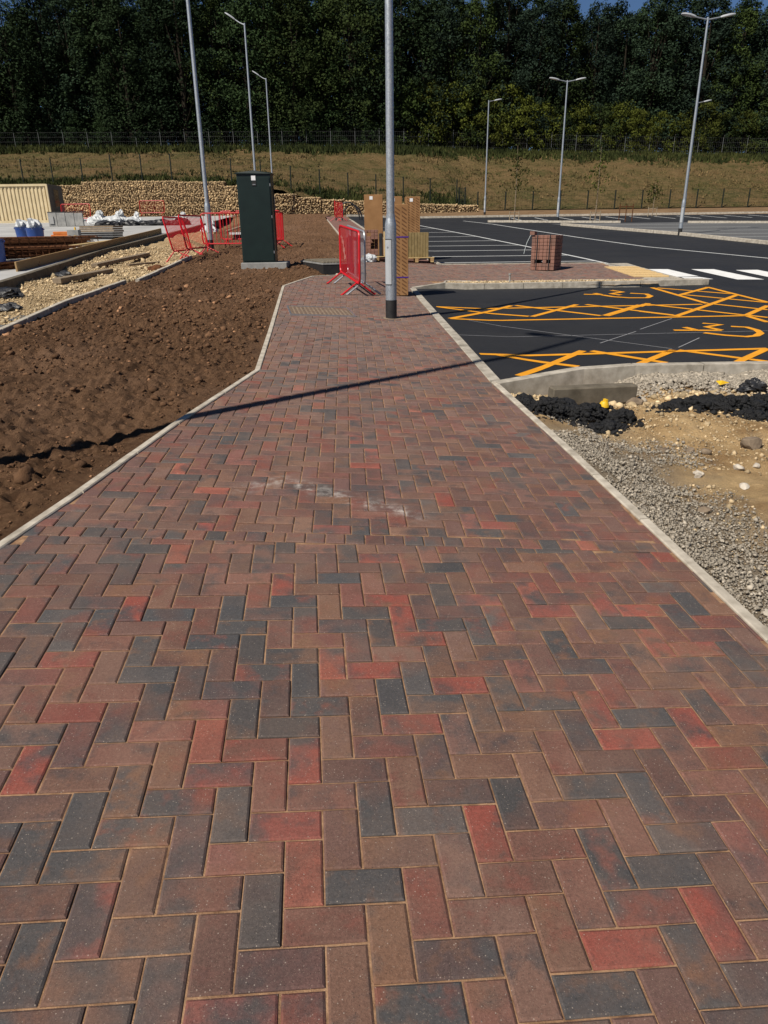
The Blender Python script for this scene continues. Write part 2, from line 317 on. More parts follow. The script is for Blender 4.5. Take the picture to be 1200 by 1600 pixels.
def grid_mesh(name, X, Y, Z, mat, parent=None, smooth=True):
    n, mcol = X.shape
    co = np.stack([X, Y, Z], -1).reshape(-1, 3); idx = np.arange(n * mcol).reshape(n, mcol)
    q = np.stack([idx[:-1, :-1], idx[:-1, 1:], idx[1:, 1:], idx[1:, :-1]], -1).reshape(-1, 4)
    return raw_mesh(name, co, q, mat, parent, smooth)
def raw_mesh(name, co, q, mat, parent=None, smooth=False):
    me = bpy.data.meshes.new(name); k = q.shape[1]
    me.vertices.add(len(co)); me.vertices.foreach_set('co', np.ascontiguousarray(co, np.float32).ravel())
    me.loops.add(q.size); me.loops.foreach_set('vertex_index', np.ascontiguousarray(q, np.int32).ravel())
    me.polygons.add(len(q)); me.polygons.foreach_set('loop_start', np.arange(0, q.size, k, dtype=np.int32)); me.polygons.foreach_set('loop_total', np.full(len(q), k, np.int32))
    me.update(calc_edges=True)
    if smooth: me.polygons.foreach_set('use_smooth', np.ones(len(q), bool))
    return link(name, me, mat, parent)
def ruled(name, ys, xl, xr, ncol, zf, mat, parent=None):
    ys = np.asarray(ys, float); t = np.linspace(0, 1, ncol)
    L = xl(ys)[:, None]; R = xr(ys)[:, None]; X = L + (R - L) * t[None, :]; Y = np.repeat(ys[:, None], ncol, 1)
    return grid_mesh(name, X, Y, zf(X, Y), mat, parent)
def pl(pts):          # polyline (y, x) as a function of y
    ys = [p[0] for p in pts]; xs = [p[1] for p in pts]
    return lambda y: np.interp(y, ys, xs)

ICO = None
def rock_base(nvar, sub=0, jit=.28, seed=1):
    out = []; r = np.random.default_rng(seed)
    for k in range(nvar):
        if sub < 0:
            v = np.array([(1, 0, 0), (-1, 0, 0), (0, 1, 0), (0, -1, 0), (0, 0, 1), (0, 0, -1.)]); f = np.array([(0, 2, 4), (2, 1, 4), (1, 3, 4), (3, 0, 4), (2, 0, 5), (1, 2, 5), (3, 1, 5), (0, 3, 5)])
            v = v * 1.15 * (1 + r.uniform(-jit, jit, (6, 1))) + r.normal(0, .16, (6, 3)); out.append((v, f)); continue
        bm = bmesh.new(); bmesh.ops.create_icosphere(bm, subdivisions=sub + 1, radius=1); 
        v = np.array([x.co[:] for x in bm.verts]); f = np.array([[q.index for q in p.verts] for p in bm.faces]); bm.free()
        v *= (1 + r.uniform(-jit, jit, (len(v), 1))); v *= r.uniform(.7, 1.15, (1, 3)); out.append((v, f))
    return out
def scatter(name, pos, size, mat, parent=None, flat=.75, nvar=6, seed=3, sub=0, jit=.28, kind='stuff', smooth=False):
    r = np.random.default_rng(seed); bases = rock_base(nvar, sub, jit, seed); pos = np.asarray(pos, float); size = np.asarray(size, float); C = []; Fc = []; o = 0
    pick = r.integers(0, nvar, len(pos))
    for k in range(nvar):
        P = pos[pick == k]; S = size[pick == k]
        if not len(P): continue
        v, f = bases[k]; a = r.uniform(0, 2 * PI, len(P)); b = r.uniform(-.6, .6, len(P))
        ca, sa, cb, sb = np.cos(a), np.sin(a), np.cos(b), np.sin(b)
        R = np.stack([np.stack([ca, -sa * cb, sa * sb], -1), np.stack([sa, ca * cb, -ca * sb], -1), np.stack([0 * a, sb, cb], -1)], 1)
        w = np.einsum('nij,vj->nvi', R, v) * S[:, None, None]; w[..., 2] *= flat; w += P[:, None, :]
        C.append(w.reshape(-1, 3)); Fc.append((f[None] + (np.arange(len(P)) * len(v))[:, None, None]).reshape(-1, 3) + o); o += len(P) * len(v)
    ob = raw_mesh(name, np.concatenate(C), np.concatenate(Fc), mat, parent, smooth)
    if kind: ob['kind'] = kind
    return ob

# ================================================================== THE SETTING
XR = pl([(-3, 2.15), (0, 1.85), (2.57, 1.59), (3.81, 1.47), (5.26, 1.32), (7.25, 1.09), (10.15, .92), (15.4, .59)])      # right edge of the path
XL = pl([(3.12, -1.84), (3.86, -1.72), (5.29, -1.54), (7.26, -1.23), (9.47, -1.42), (14.94, -1.92)])                    # left edge of the path
KF = [(1.12, 7.16), (2.08, 7.55), (2.68, 7.70), (4.15, 7.70), (14, 7.85)]                                                    # kerb line in front of the bays
FPR = pl([(21.5, 1.6), (37.9, -.77), (50.7, -2.06), (57, -2.5)]); FPL = pl([(17.5, -1.0), (22, -1.0), (31.1, -1.52), (34.1, -1.83), (51.2, -3.48), (57, -4.0)])

# embankment surface; TOPS is the stepped top of the gabion wall (x, z)
TOPS = [(-60, 5.12), (-24.6, 5.12), (-24.5, 5.36), (-17.4, 5.36), (-17.3, 5.22), (-13.6, 5.22), (-13.5, 5.0), (-9.3, 4.78), (-8.0, 4.62), (-7.9, 4.25), (-6.5, 4.2), (-6.4, 4.02), (-4.4, 4.0), (-4.3, 3.8), (-1.0, 3.72), (2.0, 3.5), (6.9, 3.35)]
def bank_foot(x): return np.interp(x, [-60, -8, 7.2, 9, 80], [65.0, 65.0, 69.5, 73.6, 75.0]), np.interp(x, [t_[0] for t_ in TOPS] + [7.5, 9, 80], [t_[1] - .04 for t_ in TOPS] + [3.25, 3.05, 3.1])
def zbank(x, y):
    yf, zf = bank_foot(x); zt = np.interp(x, [-60, -30, 0, 23, 60, 120], [10.7, 10.45, 10.25, 9.55, 8.6, 8.2]); t = np.clip((y - yf) / (95 - yf), 0, 1)
    return zf + (zt - zf) * (t * .85 + .15 * t * t * (3 - 2 * t)) + np.maximum(y - 95, 0) * .01

ys = np.concatenate([[-600, -200, -60, -25], np.arange(-10, 70, 2.0), [70, 74, 78, 84, 92, 100, 130, 200, 400, 900]])
xs = np.concatenate([[-900, -300, -120], np.arange(-70, 71, 3.5), [120, 300, 900]])
X, Y = np.meshgrid(xs, ys)
yf, zf = bank_foot(X)
base = g(np.maximum(Y, -25)) + np.minimum(Y + 25, 0) * 0 - np.interp(Y, [-900, 57, 60, 900], [.32, .32, .03, .03])
Z = np.where(Y < yf + 1, np.minimum(base, g(67.) + 0.03 * np.maximum(Y - 67, 0) + .02), zbank(X, Y) - .8)
tag(grid_mesh('ground', X, Y, Z, 'earth'), kind='structure')

# --- embankment behind the site
nx, ny = 190, 90
X = np.repeat(np.concatenate([np.linspace(-130, -60, 12)[:-1], np.linspace(-60, 66, nx), np.linspace(66, 140, 12)[1:]])[None], ny, 0)
tt = np.concatenate([np.linspace(0, 1, ny - 12), np.linspace(1.06, 3.2, 12)])[:, None]
yf, _ = bank_foot(X); Y = yf + (95 - yf) * tt
Z = zbank(X, Y) + fbm(X * .5, Y * .5, 11, 4) * .45 * np.clip(tt * 6, 0, 1) + fbm(X * 2.2, Y * 2.2, 12, 2) * .16 * np.clip(tt * 10, 0, 1)
bank = tag(grid_mesh('embankment', X, Y, Z, 'bank'), kind='structure')

def tufts(name, P, ht, wd, mat, parent, nb=4, seed=5):
    r = np.random.default_rng(seed); n = len(P); P = np.repeat(P, nb, 0); H = np.repeat(ht, nb) * r.uniform(.6, 1.25, n * nb); a = r.uniform(0, 2 * PI, n * nb); W = np.repeat(wd, nb)
    d = np.stack([np.cos(a), np.sin(a), 0 * a], -1); base = P + d * (r.uniform(0, 1, (n * nb, 1)) * W[:, None]); side = np.stack([-np.sin(a), np.cos(a), 0 * a], -1)
    lean = np.stack([r.normal(0, .3, n * nb), r.normal(0, .3, n * nb), np.ones(n * nb)], -1)
    v = np.stack([base - side * W[:, None] * .45 - [0, 0, .05], base + side * W[:, None] * .45 - [0, 0, .05], base + lean * H[:, None]], 1).reshape(-1, 3)
    o = raw_mesh(name, v, np.arange(len(v)).reshape(-1, 3), mat, parent); o['kind'] = 'stuff'; return o
n = 16000; x = RNG.uniform(-50, 56, n); yf, _ = bank_foot(x); y = yf + (95 - yf) * RNG.uniform(.01, 1, n)
keep = fbm(x * .18, y * .18, 31, 3) + RNG.normal(0, .18, n) > -.02; x, y = x[keep], y[keep]
tufts('grass', np.stack([x, y, zbank(x, y)], -1), RNG.uniform(.06, .24, len(x)), RNG.uniform(.08, .2, len(x)), 'bank_grass', bank)
n = 9000; x = RNG.uniform(-52, 58, n); y = 94.0 + RNG.normal(0, 1.4, n)
tufts('long_grass', np.stack([x, y, zbank(x, y)], -1), RNG.uniform(.2, .7, n) * np.interp(x, [-50, 5, 12, 58], [1.15, 1.2, .8, .75]), RNG.uniform(.12, .3, n), 'verge_grass', bank, seed=6)
n = 5200; x = RNG.uniform(-42, 9, n); yf, zf = bank_foot(x); y = yf + np.abs(RNG.normal(0, 2.6, n)); k = fbm(x * .3, y * .3, 33, 3) > -.12; x, y = x[k], y[k]; n = len(x)
tufts('foot_grass', np.stack([x, y, zbank(x, y)], -1), RNG.uniform(.1, .42, n), RNG.uniform(.1, .25, n), 'verge_grass', bank, seed=7)

# --- paved path: sand bed, individual blocks, edging stones
ZB = -.0065
path = tag(ruled('paved_path', np.linspace(-2.5, 3.14, 12), lambda y: 0 * y - 4.5, XR, 60, lambda X, Y: h(X, Y) + ZB, 'jointing_sand'), kind='structure')
XLF = pl([(3.1, -1.845), (3.86, -1.72), (5.29, -1.54), (7.26, -1.23), (9.47, -1.42), (14.94, -1.92), (16.94, -1.52), (17.48, -.97), (21.6, -1.0)])
XRF = pl([(3.1, 1.54), (3.81, 1.47), (5.26, 1.32), (7.25, 1.09), (10.15, .92), (15.4, .59), (15.9, .9), (16.2, 1.25), (17.0, 1.42), (17.02, 6.0), (21.6, 6.3)])
ruled('sand_bed', np.concatenate([np.linspace(3.14, 16.9, 48), [17.0, 17.02, 17.5, 18.5, 20, 21.55]]), XLF, XRF, 40, lambda X, Y: h(X, Y) + ZB, 'jointing_sand', path)

U_ = .102
NB_O = np.array([-.658, 1.140]); NB_X = np.array([.9956, .0936]); NB_Y = np.array([-.0917, .9958])
CUT_P = np.array([0., 3.46]); CUT_A = math.radians(1.9); CUT_X = np.array([math.cos(CUT_A), math.sin(CUT_A)]); CUT_Y = np.array([-CUT_X[1], CUT_X[0]])
FB_A = math.radians(2.6); FB_X = np.array([math.cos(FB_A), math.sin(FB_A)]); FB_Y = np.array([-FB_X[1], FB_X[0]]); FB_O = CUT_P + np.array([.03, .012])

MAUVE = [(.135, .074, .060), (.118, .063, .053), (.148, .085, .066), (.124, .066, .058)]; BROWN = [(.156, .084, .059), (.165, .092, .064), (.140, .077, .058)]
RED = [(.235, .060, .044), (.20, .060, .047), (.25, .080, .055)]; DULL = [(.165, .068, .055), (.170, .080, .060)]; COAL = [(.060, .060, .062), (.070, .066, .066), (.080, .071, .068), (.054, .056, .060)]
def pick_col(r, far=False):
    k = r.random()
    if far: p = MAUVE if k < .58 else BROWN if k < .74 else DULL if k < .85 else COAL if k < .97 else RED
    else: p = MAUVE if k < .40 else BROWN if k < .54 else DULL if k < .69 else RED if k < .76 else COAL
    c = r.choice(p); s = r.uniform(.82, 1.18); return tuple(min(1, v * s) for v in c)
KNOWN = {}
for key in ((11, -1), (2, 6), (9, 9), (8, 12), (8, 13), (7, 15), (4, 14), (3, 16), (1, 5), (4, 5), (-1, 0), (14, -1), (-4, 5)): KNOWN[key] = RED[0]
for key in ((11, 0), (4, 0), (3, 4), (4, 4), (2, 5), (-2, 6), (-3, 9), (12, 5), (13, 2), (10, 2)): KNOWN[key] = DULL[1]
for key in ((-2, 3), (-2, 2), (7, -1), (13, -2), (10, -2), (8, 4), (6, 3), (7, 8), (11, 8), (4, 8), (4, 9), (5, 1), (0, 4), (12, 0), (-3, 2), (13, 0), (9, 8), (15, 2), (12, 4), (-2, -1), (11, 2)): KNOWN[key] = COAL[0]
for key in ((10, -1), (0, 0), (7, 4), (9, 5), (-3, 5), (-1, -1), (5, -2)): KNOWN[key] = BROWN[0]

def clip_half(poly, p, nrm):      # keep the side where (q-p).n >= 0
    out = []
    for i in range(len(poly)):
        a, b = poly[i], poly[(i + 1) % len(poly)]; da = (a - p) @ nrm; db = (b - p) @ nrm
        if da >= 0: out.append(a)
        if (da < 0) != (db < 0): out.append(a + (b - a) * (da / (da - db)))
    return out
def area(poly): return .5 * abs(sum(poly[i][0] * poly[(i + 1) % len(poly)][1] - poly[(i + 1) % len(poly)][0] * poly[i][1] for i in range(len(poly))))
def side_clip(poly, fn, sgn, gap=.005):
    cy = sum(p[1] for p in poly) / len(poly); y0, y1 = cy - .1, cy + .1; a = np.array([float(fn(y0)), y0]); b = np.array([float(fn(y1)), y1]); d = (b - a) / np.linalg.norm(b - a)
    nrm = np.array([-d[1], d[0]]) * sgn; return clip_half(poly, a + nrm * gap, nrm)
def brick_geo(poly, cham=.0055, depth=.04):
    c = sum(poly) / len(poly); n = len(poly); vs = []
    for p in poly: vs.append((p[0], p[1], -depth))
    for p in poly: vs.append((p[0], p[1], -.0036))
    for p in poly:
        d = p - c; L = max(abs(d[0]), 1e-6), max(abs(d[1]), 1e-6); vs.append((p[0] - math.copysign(min(cham, L[0] * .5), d[0]), p[1] - math.copysign(min(cham, L[1] * .5), d[1]), 0))
    fs = [tuple(range(2 * n, 3 * n))]
    for k in range(2):
        for i in range(n): fs.append((k * n + i, k * n + (i + 1) % n, (k + 1) * n + (i + 1) % n, (k + 1) * n + i))
    return vs, fs
rr = random.Random(21)
bricks = []      # (poly in world xy, local dims or None, key, far, angle, centre)
gap = .0030
def lattice(O, AX, AY, ir, jr, far, region):
    ang = math.atan2(AX[1], AX[0])
    for i in ir:
        for j in jr:
            kmod = (i - j) % 4
            if kmod == 0: w, d = 2, 1
            elif kmod == 3: w, d = 1, 2
            else: continue
            g0 = gap + rr.uniform(-.0006, .0008)
            q = [O + AX * U_ * a + AY * U_ * b for a, b in ((i + g0 / U_, j + g0 / U_), (i + w - g0 / U_, j + g0 / U_), (i + w - g0 / U_, j + d - g0 / U_), (i + g0 / U_, j + d - g0 / U_))]
            c = sum(q) / 4
            if not region(c): continue
            full = area(q); p = clip_near(q) if not far else clip_far(q)
            if len(p) < 3 or area(p) < full * .12: continue
            whole = area(p) > full * .999
            bricks.append((p, (w, d) if whole else None, (i, j), far, ang, sum(p) / len(p)))
SOL = .112      # depth of the soldier course along the cut line
def clip_near(q):
    q = clip_half(q, CUT_P - CUT_Y * (SOL + .002), -CUT_Y)
    if q: q = side_clip(q, XR, 1)
    if q:
        cx, cy = sum(p[0] for p in q) / len(q), sum(p[1] for p in q) / len(q)
        if cx < -1.84: q = clip_half(q, np.array([-2., 3.085]), np.array([0., -1.]))
        elif cy > 3.09: q = side_clip(q, XLF, -1)
    return q
def clip_far(q):
    q = clip_half(q, CUT_P + CUT_Y * .003, CUT_Y)
    if q: q = side_clip(q, XLF, -1)
    if not q: return q
    cy = sum(p[1] for p in q) / len(q); cx = sum(p[0] for p in q) / len(q)
    if cy < 16.9 or cx < 1.2: q = side_clip(q, XRF, 1) if cy < 16.9 else q
    else: q = clip_half(q, np.array([1.4, 17.03]), np.array([0., 1.]))
    return q
lattice(NB_O, NB_X, NB_Y, range(-34, 26), range(-9, 27), False, lambda c: -3.2 < c[0] < float(XR(c[1])) + .08 and .25 < c[1] < 3.75)
n_near = len(bricks)
lattice(FB_O, FB_X, FB_Y, range(-28, 68), range(-8, 178), True, lambda c: 3.2 < c[1] < 21.5 and float(XLF(c[1])) - .1 < c[0] < float(XRF(c[1])) + .1)
for k in range(-34, 18):      # soldier course beside the cut line
    q = [CUT_P + CUT_X * (k * U_ + a) - CUT_Y * b for a, b in ((gap, .002), (gap, SOL - .003), (U_ - gap, SOL - .003), (U_ - gap, .002))]
    c = sum(q) / 4
    if c[0] > float(XR(c[1])) + .05 or c[0] < float(XLF(c[1])) - .05: continue
    q = side_clip(q, XR, 1)
    if len(q) > 2: q = side_clip(q, XLF, -1)
    if len(q) > 2 and area(q) > .001: bricks.append((q, None, ('s', k), False, CUT_A, sum(q) / len(q)))
def vis(c):      # which blocks the view takes in, nearest first
    d = math.hypot(c[0], c[1]); return d if abs(c[0]) < .60 * c[1] + .22 and c[1] > 1.0 else 1e3 + d
order = sorted(range(len(bricks)), key=lambda k: vis(bricks[k][5]))
single = set(order[:300]); shared = {}
SV, SF, SCOL = [], [], []
for k, (p, dims, key, far, ang, c) in enumerate(bricks):
    col = KNOWN.get(key) if not far else None
    if col is None: col = pick_col(rr, far)
    alpha = rr.random()
    if far:      # dust, blended in more with distance to paint its grazing-angle paleness
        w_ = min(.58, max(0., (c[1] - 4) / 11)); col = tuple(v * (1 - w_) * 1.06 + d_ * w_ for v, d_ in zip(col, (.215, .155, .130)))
    dz = rr.gauss(0, .0010)
    if k in single:
        gx = -.0592 if abs(c[0]) < 1.8 else 0.0
        n = Vector((-gx + rr.gauss(0, .007), -.0288 + rr.gauss(0, .007), 1)).normalized()
        ax = Vector((math.cos(ang), math.sin(ang), 0)); ax = (ax - n * ax.dot(n)).normalized(); ay = n.cross(ax)
        if dims:
            var = rr.randrange(3)
            if (dims, var) not in shared:
                a, b = dims[0] * U_ / 2 - gap, dims[1] * U_ / 2 - gap; jj = [.0007 * rr.uniform(-1, 1) for _ in range(8)]
                vs, fs = brick_geo([np.array(q) for q in ((-a + jj[0], -b + jj[1]), (a + jj[2], -b + jj[3]), (a + jj[4], b + jj[5]), (-a + jj[6], b + jj[7]))])
                me = bpy.data.meshes.new('brick'); me.from_pydata(vs, [], fs); me.materials.append(MATS['paver_single']); shared[(dims, var)] = me
            me = shared[(dims, var)]
        else:
            R = np.array([[math.cos(ang), math.sin(ang)], [-math.sin(ang), math.cos(ang)]])
            vs, fs = brick_geo([R @ (q - c) for q in p]); me = bpy.data.meshes.new('brick'); me.from_pydata(vs, [], fs); me.materials.append(MATS['paver_single'])
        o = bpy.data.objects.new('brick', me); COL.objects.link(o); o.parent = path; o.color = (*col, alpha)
        o.matrix_world = Matrix(((ax.x, ay.x, n.x, c[0]), (ax.y, ay.y, n.y, c[1]), (ax.z, ay.z, n.z, hz(*c) + dz), (0, 0, 0, 1)))
    else:
        vs, fs = brick_geo(p); o0 = len(SV)
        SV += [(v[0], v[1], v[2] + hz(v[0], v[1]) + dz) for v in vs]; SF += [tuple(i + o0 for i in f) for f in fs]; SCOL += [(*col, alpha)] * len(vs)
me = bpy.data.meshes.new('paving_blocks'); me.from_pydata(SV, [], SF)
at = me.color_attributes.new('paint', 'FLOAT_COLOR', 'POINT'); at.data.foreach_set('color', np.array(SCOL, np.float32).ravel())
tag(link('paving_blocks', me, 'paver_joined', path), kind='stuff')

def blocks_along(pts, seg, width, z0, z1, name, mat, parent, off=0.0, joint=.011, cham=.006, bury=None):
    """kerb or edging stones laid end to end along a plan polyline; off shifts them sideways, z0/z1 are relative to the terrain"""
    P = [Vector((p[0], p[1], 0)) for p in pts]; out = []
    for a, b in zip(P[:-1], P[1:]):
        L = (b - a).length; n = max(1, round(L / seg)); d = (b - a) / L; nn = Vector((-d.y, d.x, 0))
        for k in range(n):
            s, e = a + d * (L * k / n + joint / 2), a + d * (L * (k + 1) / n - joint / 2); s = s + nn * off; e = e + nn * off
            vs = []; jz = random.gauss(0, .002); zz1 = z1(k / n, (k + 1) / n) if callable(z1) else (z1, z1)
            for q, zt in ((s, zz1[0]), (e, zz1[1])):
                zb = hz(q.x, q.y)
                for w, zz in ((-width / 2, z0), (-width / 2, zt - cham), (-width / 2 + cham, zt), (width / 2 - cham, zt), (width / 2, zt - cham), (width / 2, z0)):
                    v = q + nn * w; vs.append((v.x, v.y, zb + zz + jz))
            fs = [(i, (i + 1) % 6, 6 + (i + 1) % 6, 6 + i) for i in range(6)] + [(5, 4, 3, 2, 1, 0), (6, 7, 8, 9, 10, 11)]
            mb = MB(); mb.add(vs, fs); out.append(mb.build(name, mat, parent))
    return out
le = [(-1.84, 3.1), (-1.72, 3.86), (-1.54, 5.29), (-1.23, 7.26), (-1.42, 9.47), (-1.92, 14.94), (-1.52, 16.94), (-.97, 17.48)]
blocks_along(le, .9, .055, -.15, .008, 'edging_stone', 'edging_concrete', path, off=.028)
blocks_along([(1.95, -1.0), (1.59, 2.57), (1.47, 3.81), (1.32, 5.26), (1.10, 7.2)], .9, .058, -.15, .007, 'edging_stone', 'edging_concrete', path, off=-.03)
blocks_along([(1.09, 7.25), (.92, 10.15), (.60, 15.6)], .9, .12, -.15, .006, 'edging_stone', 'kerb_concrete', path, off=-.061)
blocks_along([(-1.0, 17.5), (-1.0, 22), (-1.52, 31.1), (-3.48, 51.2)], .9, .055, -.1, .015, 'edging_stone', 'edging_concrete', path, off=.03)
blocks_along([(1.6, 21.5), (-.77, 37.9), (-2.06, 50.7)], .9, .12, -.1, .03, 'edging_stone', 'kerb_concrete', path, off=-.062)
ruled('far_paving', np.linspace(21.55, 57, 30), FPL, FPR, 8, lambda X, Y: h(X, Y), 'far_paving', path)
# inspection cover let into the paving: frame and infill setts thick with sand
mh = [(-1.40, 11.05), (-.44, 11.22), (-.53, 12.22), (-1.48, 12.05)]
cov = thing('inspection_cover', 'rectangular recessed manhole cover filled with sandy blocks, set in the paving', 'manhole cover', (-.96, 11.64, hz(-.96, 11.64)), math.atan2(.17, .96))
cov.rotation_euler = Euler((math.atan(.0288), math.atan(.0592), math.atan2(.17, .96)))
mb = MB()
for c, d in (((0, -.49, 0), (1.0, .022, .03)), ((0, .49, 0), (1.0, .022, .03)), ((-.49, 0, 0), (.022, .957, .03)), ((.49, 0, 0), (.022, .957, .03))): mb.box(c, d)
mb.build('frame', 'steel', cov); mb = MB(); mb.box((0, 0, -.002), (.957, .957, .012)); mb.build('sand_fill', 'sandy_fill', cov)
for i in range(15):
    for j in range(6):
        mb = MB(); mb.cbox((-.448 + i * .064, -.40 + j * .16, .006), (.034, .125, .008), .002); mb.build('rib', 'sandy_rib', cov)

# --- soil bed on the left
SL = pl([(2.0, -6.0), (9.6, -5.0), (12.57, -5.36), (16.19, -5.49), (19.9, -5.47), (25, -5.9), (37, -8.0), (64.2, -9.5)])
def SRf(y): return np.where(y < 3.1, -1.9, np.where(y < 17.48, XLF(y) - .06, FPL(y) - .06))
def soil_z(X, Y):
    t = np.clip((X - SL(Y)) / np.maximum(SRf(Y) - SL(Y), .1), 0, 1); edge = np.clip(np.minimum(t, 1 - t) * (SRf(Y) - SL(Y)) / .35, 0, 1)
    return h(X, Y) - .03 + edge * (-.005 + fbm(X * .6, Y * .6, 41, 3) * .10 + np.abs(fbm(X * 3.1, Y * 3.1, 42, 6, .72)) * .085 + fbm(X * 15, Y * 15, 43, 3, .75) * .04)
soil = tag(ruled('soil_bed', np.geomspace(3.07, 64.2, 560), SL, lambda y: SRf(y), 170, soil_z, 'soil'), kind='structure')
n = 14000; y = 3.0 * (22 / 3.0) ** RNG.uniform(0, 1, n) ; x = SL(y) + (SRf(y) - SL(y)) * RNG.uniform(.01, .985, n)
sz = np.exp(RNG.normal(-4.85, .60, n)) * np.clip(y / 7, .75, 1.6); sz = np.minimum(sz, .06)
scatter('clods', np.stack([x, y, soil_z(x, y) + sz * .25], -1), sz, 'clod', soil, sub=0, jit=.35, seed=8)
n = 1500; y = 3.1 * (20 / 3.1) ** RNG.uniform(0, 1, n); x = SL(y) + (SRf(y) - SL(y)) * RNG.uniform(.02, .96, n); k = fbm(x * .8, y * .8, 47, 2) > -.05; x, y = x[k], y[k]; sz = np.minimum(np.exp(RNG.normal(-4.05, .62, len(x))), .085)
scatter('clods', np.stack([x, y, soil_z(x, y) + sz * .1], -1), sz, 'clod', soil, sub=1, jit=.34, seed=9)

# --- ground strewn with stone on the right
RL = pl([(-2, 2.08), (0, 1.90), (2.57, 1.65), (3.81, 1.53), (5.26, 1.38), (7.16, 1.17), (7.5, 2.10), (7.66, 2.72)])
def rub_z(X, Y):
    d = np.clip((X - RL(Y)) / .5, 0, 1); kerb = np.clip((Y - 6.0) / 1.5, 0, 1) * np.clip((X - 2.2) / 1.0, 0, 1)
    return h(X, Y) - .035 - .05 * d + fbm(X * .8, Y * .8, 51, 3) * .10 * d + fbm(X * 4, Y * 4, 52, 4, .6) * .05 * d + kerb * .05 - .075 * np.clip((Y - 6.45) / .5, 0, 1) * np.clip((2.75 - X) / .4, 0, 1) + fbm(X * 16, Y * 16, 53, 2) * .012
rub = tag(ruled('rubble_ground', np.geomspace(3.0, 12.66, 190) - 5.0, RL, lambda y: 0 * y + 14, 330, rub_z, 'rubble_earth'), kind='structure')
def gpos(n, f, seed):
    r = np.random.default_rng(seed); y = r.uniform(.8, 7.6, n); x = RL(y) + .02 + r.uniform(0, 1, n) ** 1.5 * 6.0; k = f(x, y) > r.uniform(0, 1, n); return x[k], y[k], r
edge_d = lambda x, y: x - RL(y)
# grey stone: a loose ridge that runs beside the edging, and a heap against the kerb
f = lambda x, y: np.clip(1.25 - np.abs(edge_d(x, y) - .40 - .9 * fbm(x * 1.5, y * 1.5, 55, 4) - np.clip((4.2 - y), 0, 2) * .18) * np.interp(y, [1, 3.5, 4.6, 6.2], [1.3, 1.6, 2.2, 4.0]), 0, 1) * np.interp(y, [5.6, 6.4], [1, .05])
x, y, r = gpos(150000, f, 61); s = np.minimum(np.exp(r.normal(-5.32, .42, len(x))), .02)
scatter('gravel', np.stack([x, y, rub_z(x, y) + s * .3 + r.uniform(0, .014, len(x)) + .02 * np.clip(fbm(x * 5, y * 5, 59, 3), 0, 1)], -1), s, 'grey_gravel', rub, seed=62, sub=-1, nvar=12)
x, y, r = gpos(1500, f, 161); s = np.minimum(np.exp(r.normal(-4.2, .3, len(x))), .028)
scatter('gravel', np.stack([x, y, rub_z(x, y) + s * .3], -1), s, 'grey_gravel', rub, seed=162)
r = np.random.default_rng(63); n = 9000; x = r.uniform(2.35, 5.2, n); y = 7.60 - np.abs(r.normal(0, .30, n)); k = y > 6.75 - (x - 3) * .05; x, y = x[k], y[k]; s = np.minimum(np.exp(r.normal(-4.3, .28, len(x))), .028)
up_k = np.clip((y - 6.8) / .8, 0, 1) * np.clip((x - 2.4) / .8, 0, 1) * .07
scatter('gravel', np.stack([x, y, rub_z(x, y) + up_k + s * .3], -1), s, 'grey_gravel', rub, seed=64)
f = lambda x, y: .8 * (fbm(x * 1.3, y * 1.3, 57, 3) > -.15) * np.interp(y, [2, 4.5, 6.5], [.25, .6, 1]) * np.clip((edge_d(x, y) - .2) / .5, .06, 1)
x, y, r = gpos(60000, f, 65); s = np.minimum(np.exp(r.normal(-5.25, .60, len(x))), .04)
scatter('limestone_chips', np.stack([x, y, rub_z(x, y) + s * .25], -1), s, 'limestone', rub, seed=66, sub=-1, nvar=12)
r = np.random.default_rng(67); n = 900; x = np.concatenate([r.normal(1.62, .22, n), r.normal(3.2, .5, n // 2)]); y = np.concatenate([r.normal(6.90, .14, n), r.normal(6.65, .15, n // 2)]); k = (x > RL(y) + .03); x, y = x[k], y[k]; s = np.minimum(np.exp(r.normal(-3.85, .4, len(x))), .05)
scatter('limestone_chips', np.stack([x, y, rub_z(x, y) + s * .4], -1), s, 'limestone', rub, seed=68)

r = np.random.default_rng(167); n = 1500; x = r.uniform(1.22, 1.75, n); y = r.uniform(6.5, 7.1, n); k = (x > RL(y) + .03); x, y = x[k], y[k]; s = np.minimum(np.exp(r.normal(-4.1, .42, len(x))), .045)
scatter('limestone_chips', np.stack([x, y, rub_z(x, y) + s * .4 + r.uniform(0, .03, len(x))], -1), s, 'limestone', rub, seed=168)
# --- car park
ZA = -.012
ruledA = lambda nm, ys_, L, R_, n, zf_, mt, par: (ruled(nm, ys_, L, lambda y: np.minimum(0 * y + 1.8, R_(y)), 6, zf_, mt, par), ruled(nm, ys_, lambda y: 0 * y + 1.8, lambda y: np.maximum(R_(y), 1.8), n, zf_, mt, par))
car = tag(ruled('car_park', np.linspace(7.70, 16.0, 26), lambda y: 0 * y + 1.8, lambda y: 0 * y + 70, 40, lambda X, Y: h(X, Y) + ZA, 'asphalt'), kind='structure')
ruled('asphalt_sheet', np.linspace(7.70, 16.0, 26), lambda y: XR(y) + .12, lambda y: 0 * y + 1.8, 6, lambda X, Y: h(X, Y) + ZA, 'asphalt', car)
ruledA('asphalt_sheet', np.linspace(7.18, 7.70, 6), lambda y: XR(y) + .12, lambda y: np.interp(y, [7.16, 7.55, 7.69, 7.70], [1.24, 2.08, 2.68, 2.7]), 30, lambda X, Y: h(X, Y) + ZA, 'asphalt', car)
ruled('asphalt_sheet', np.linspace(16.0, 21.5, 20), lambda y: 0 * y + 5.6, lambda y: 0 * y + 70, 40, lambda X, Y: h(X, Y) + ZA, 'asphalt', car)
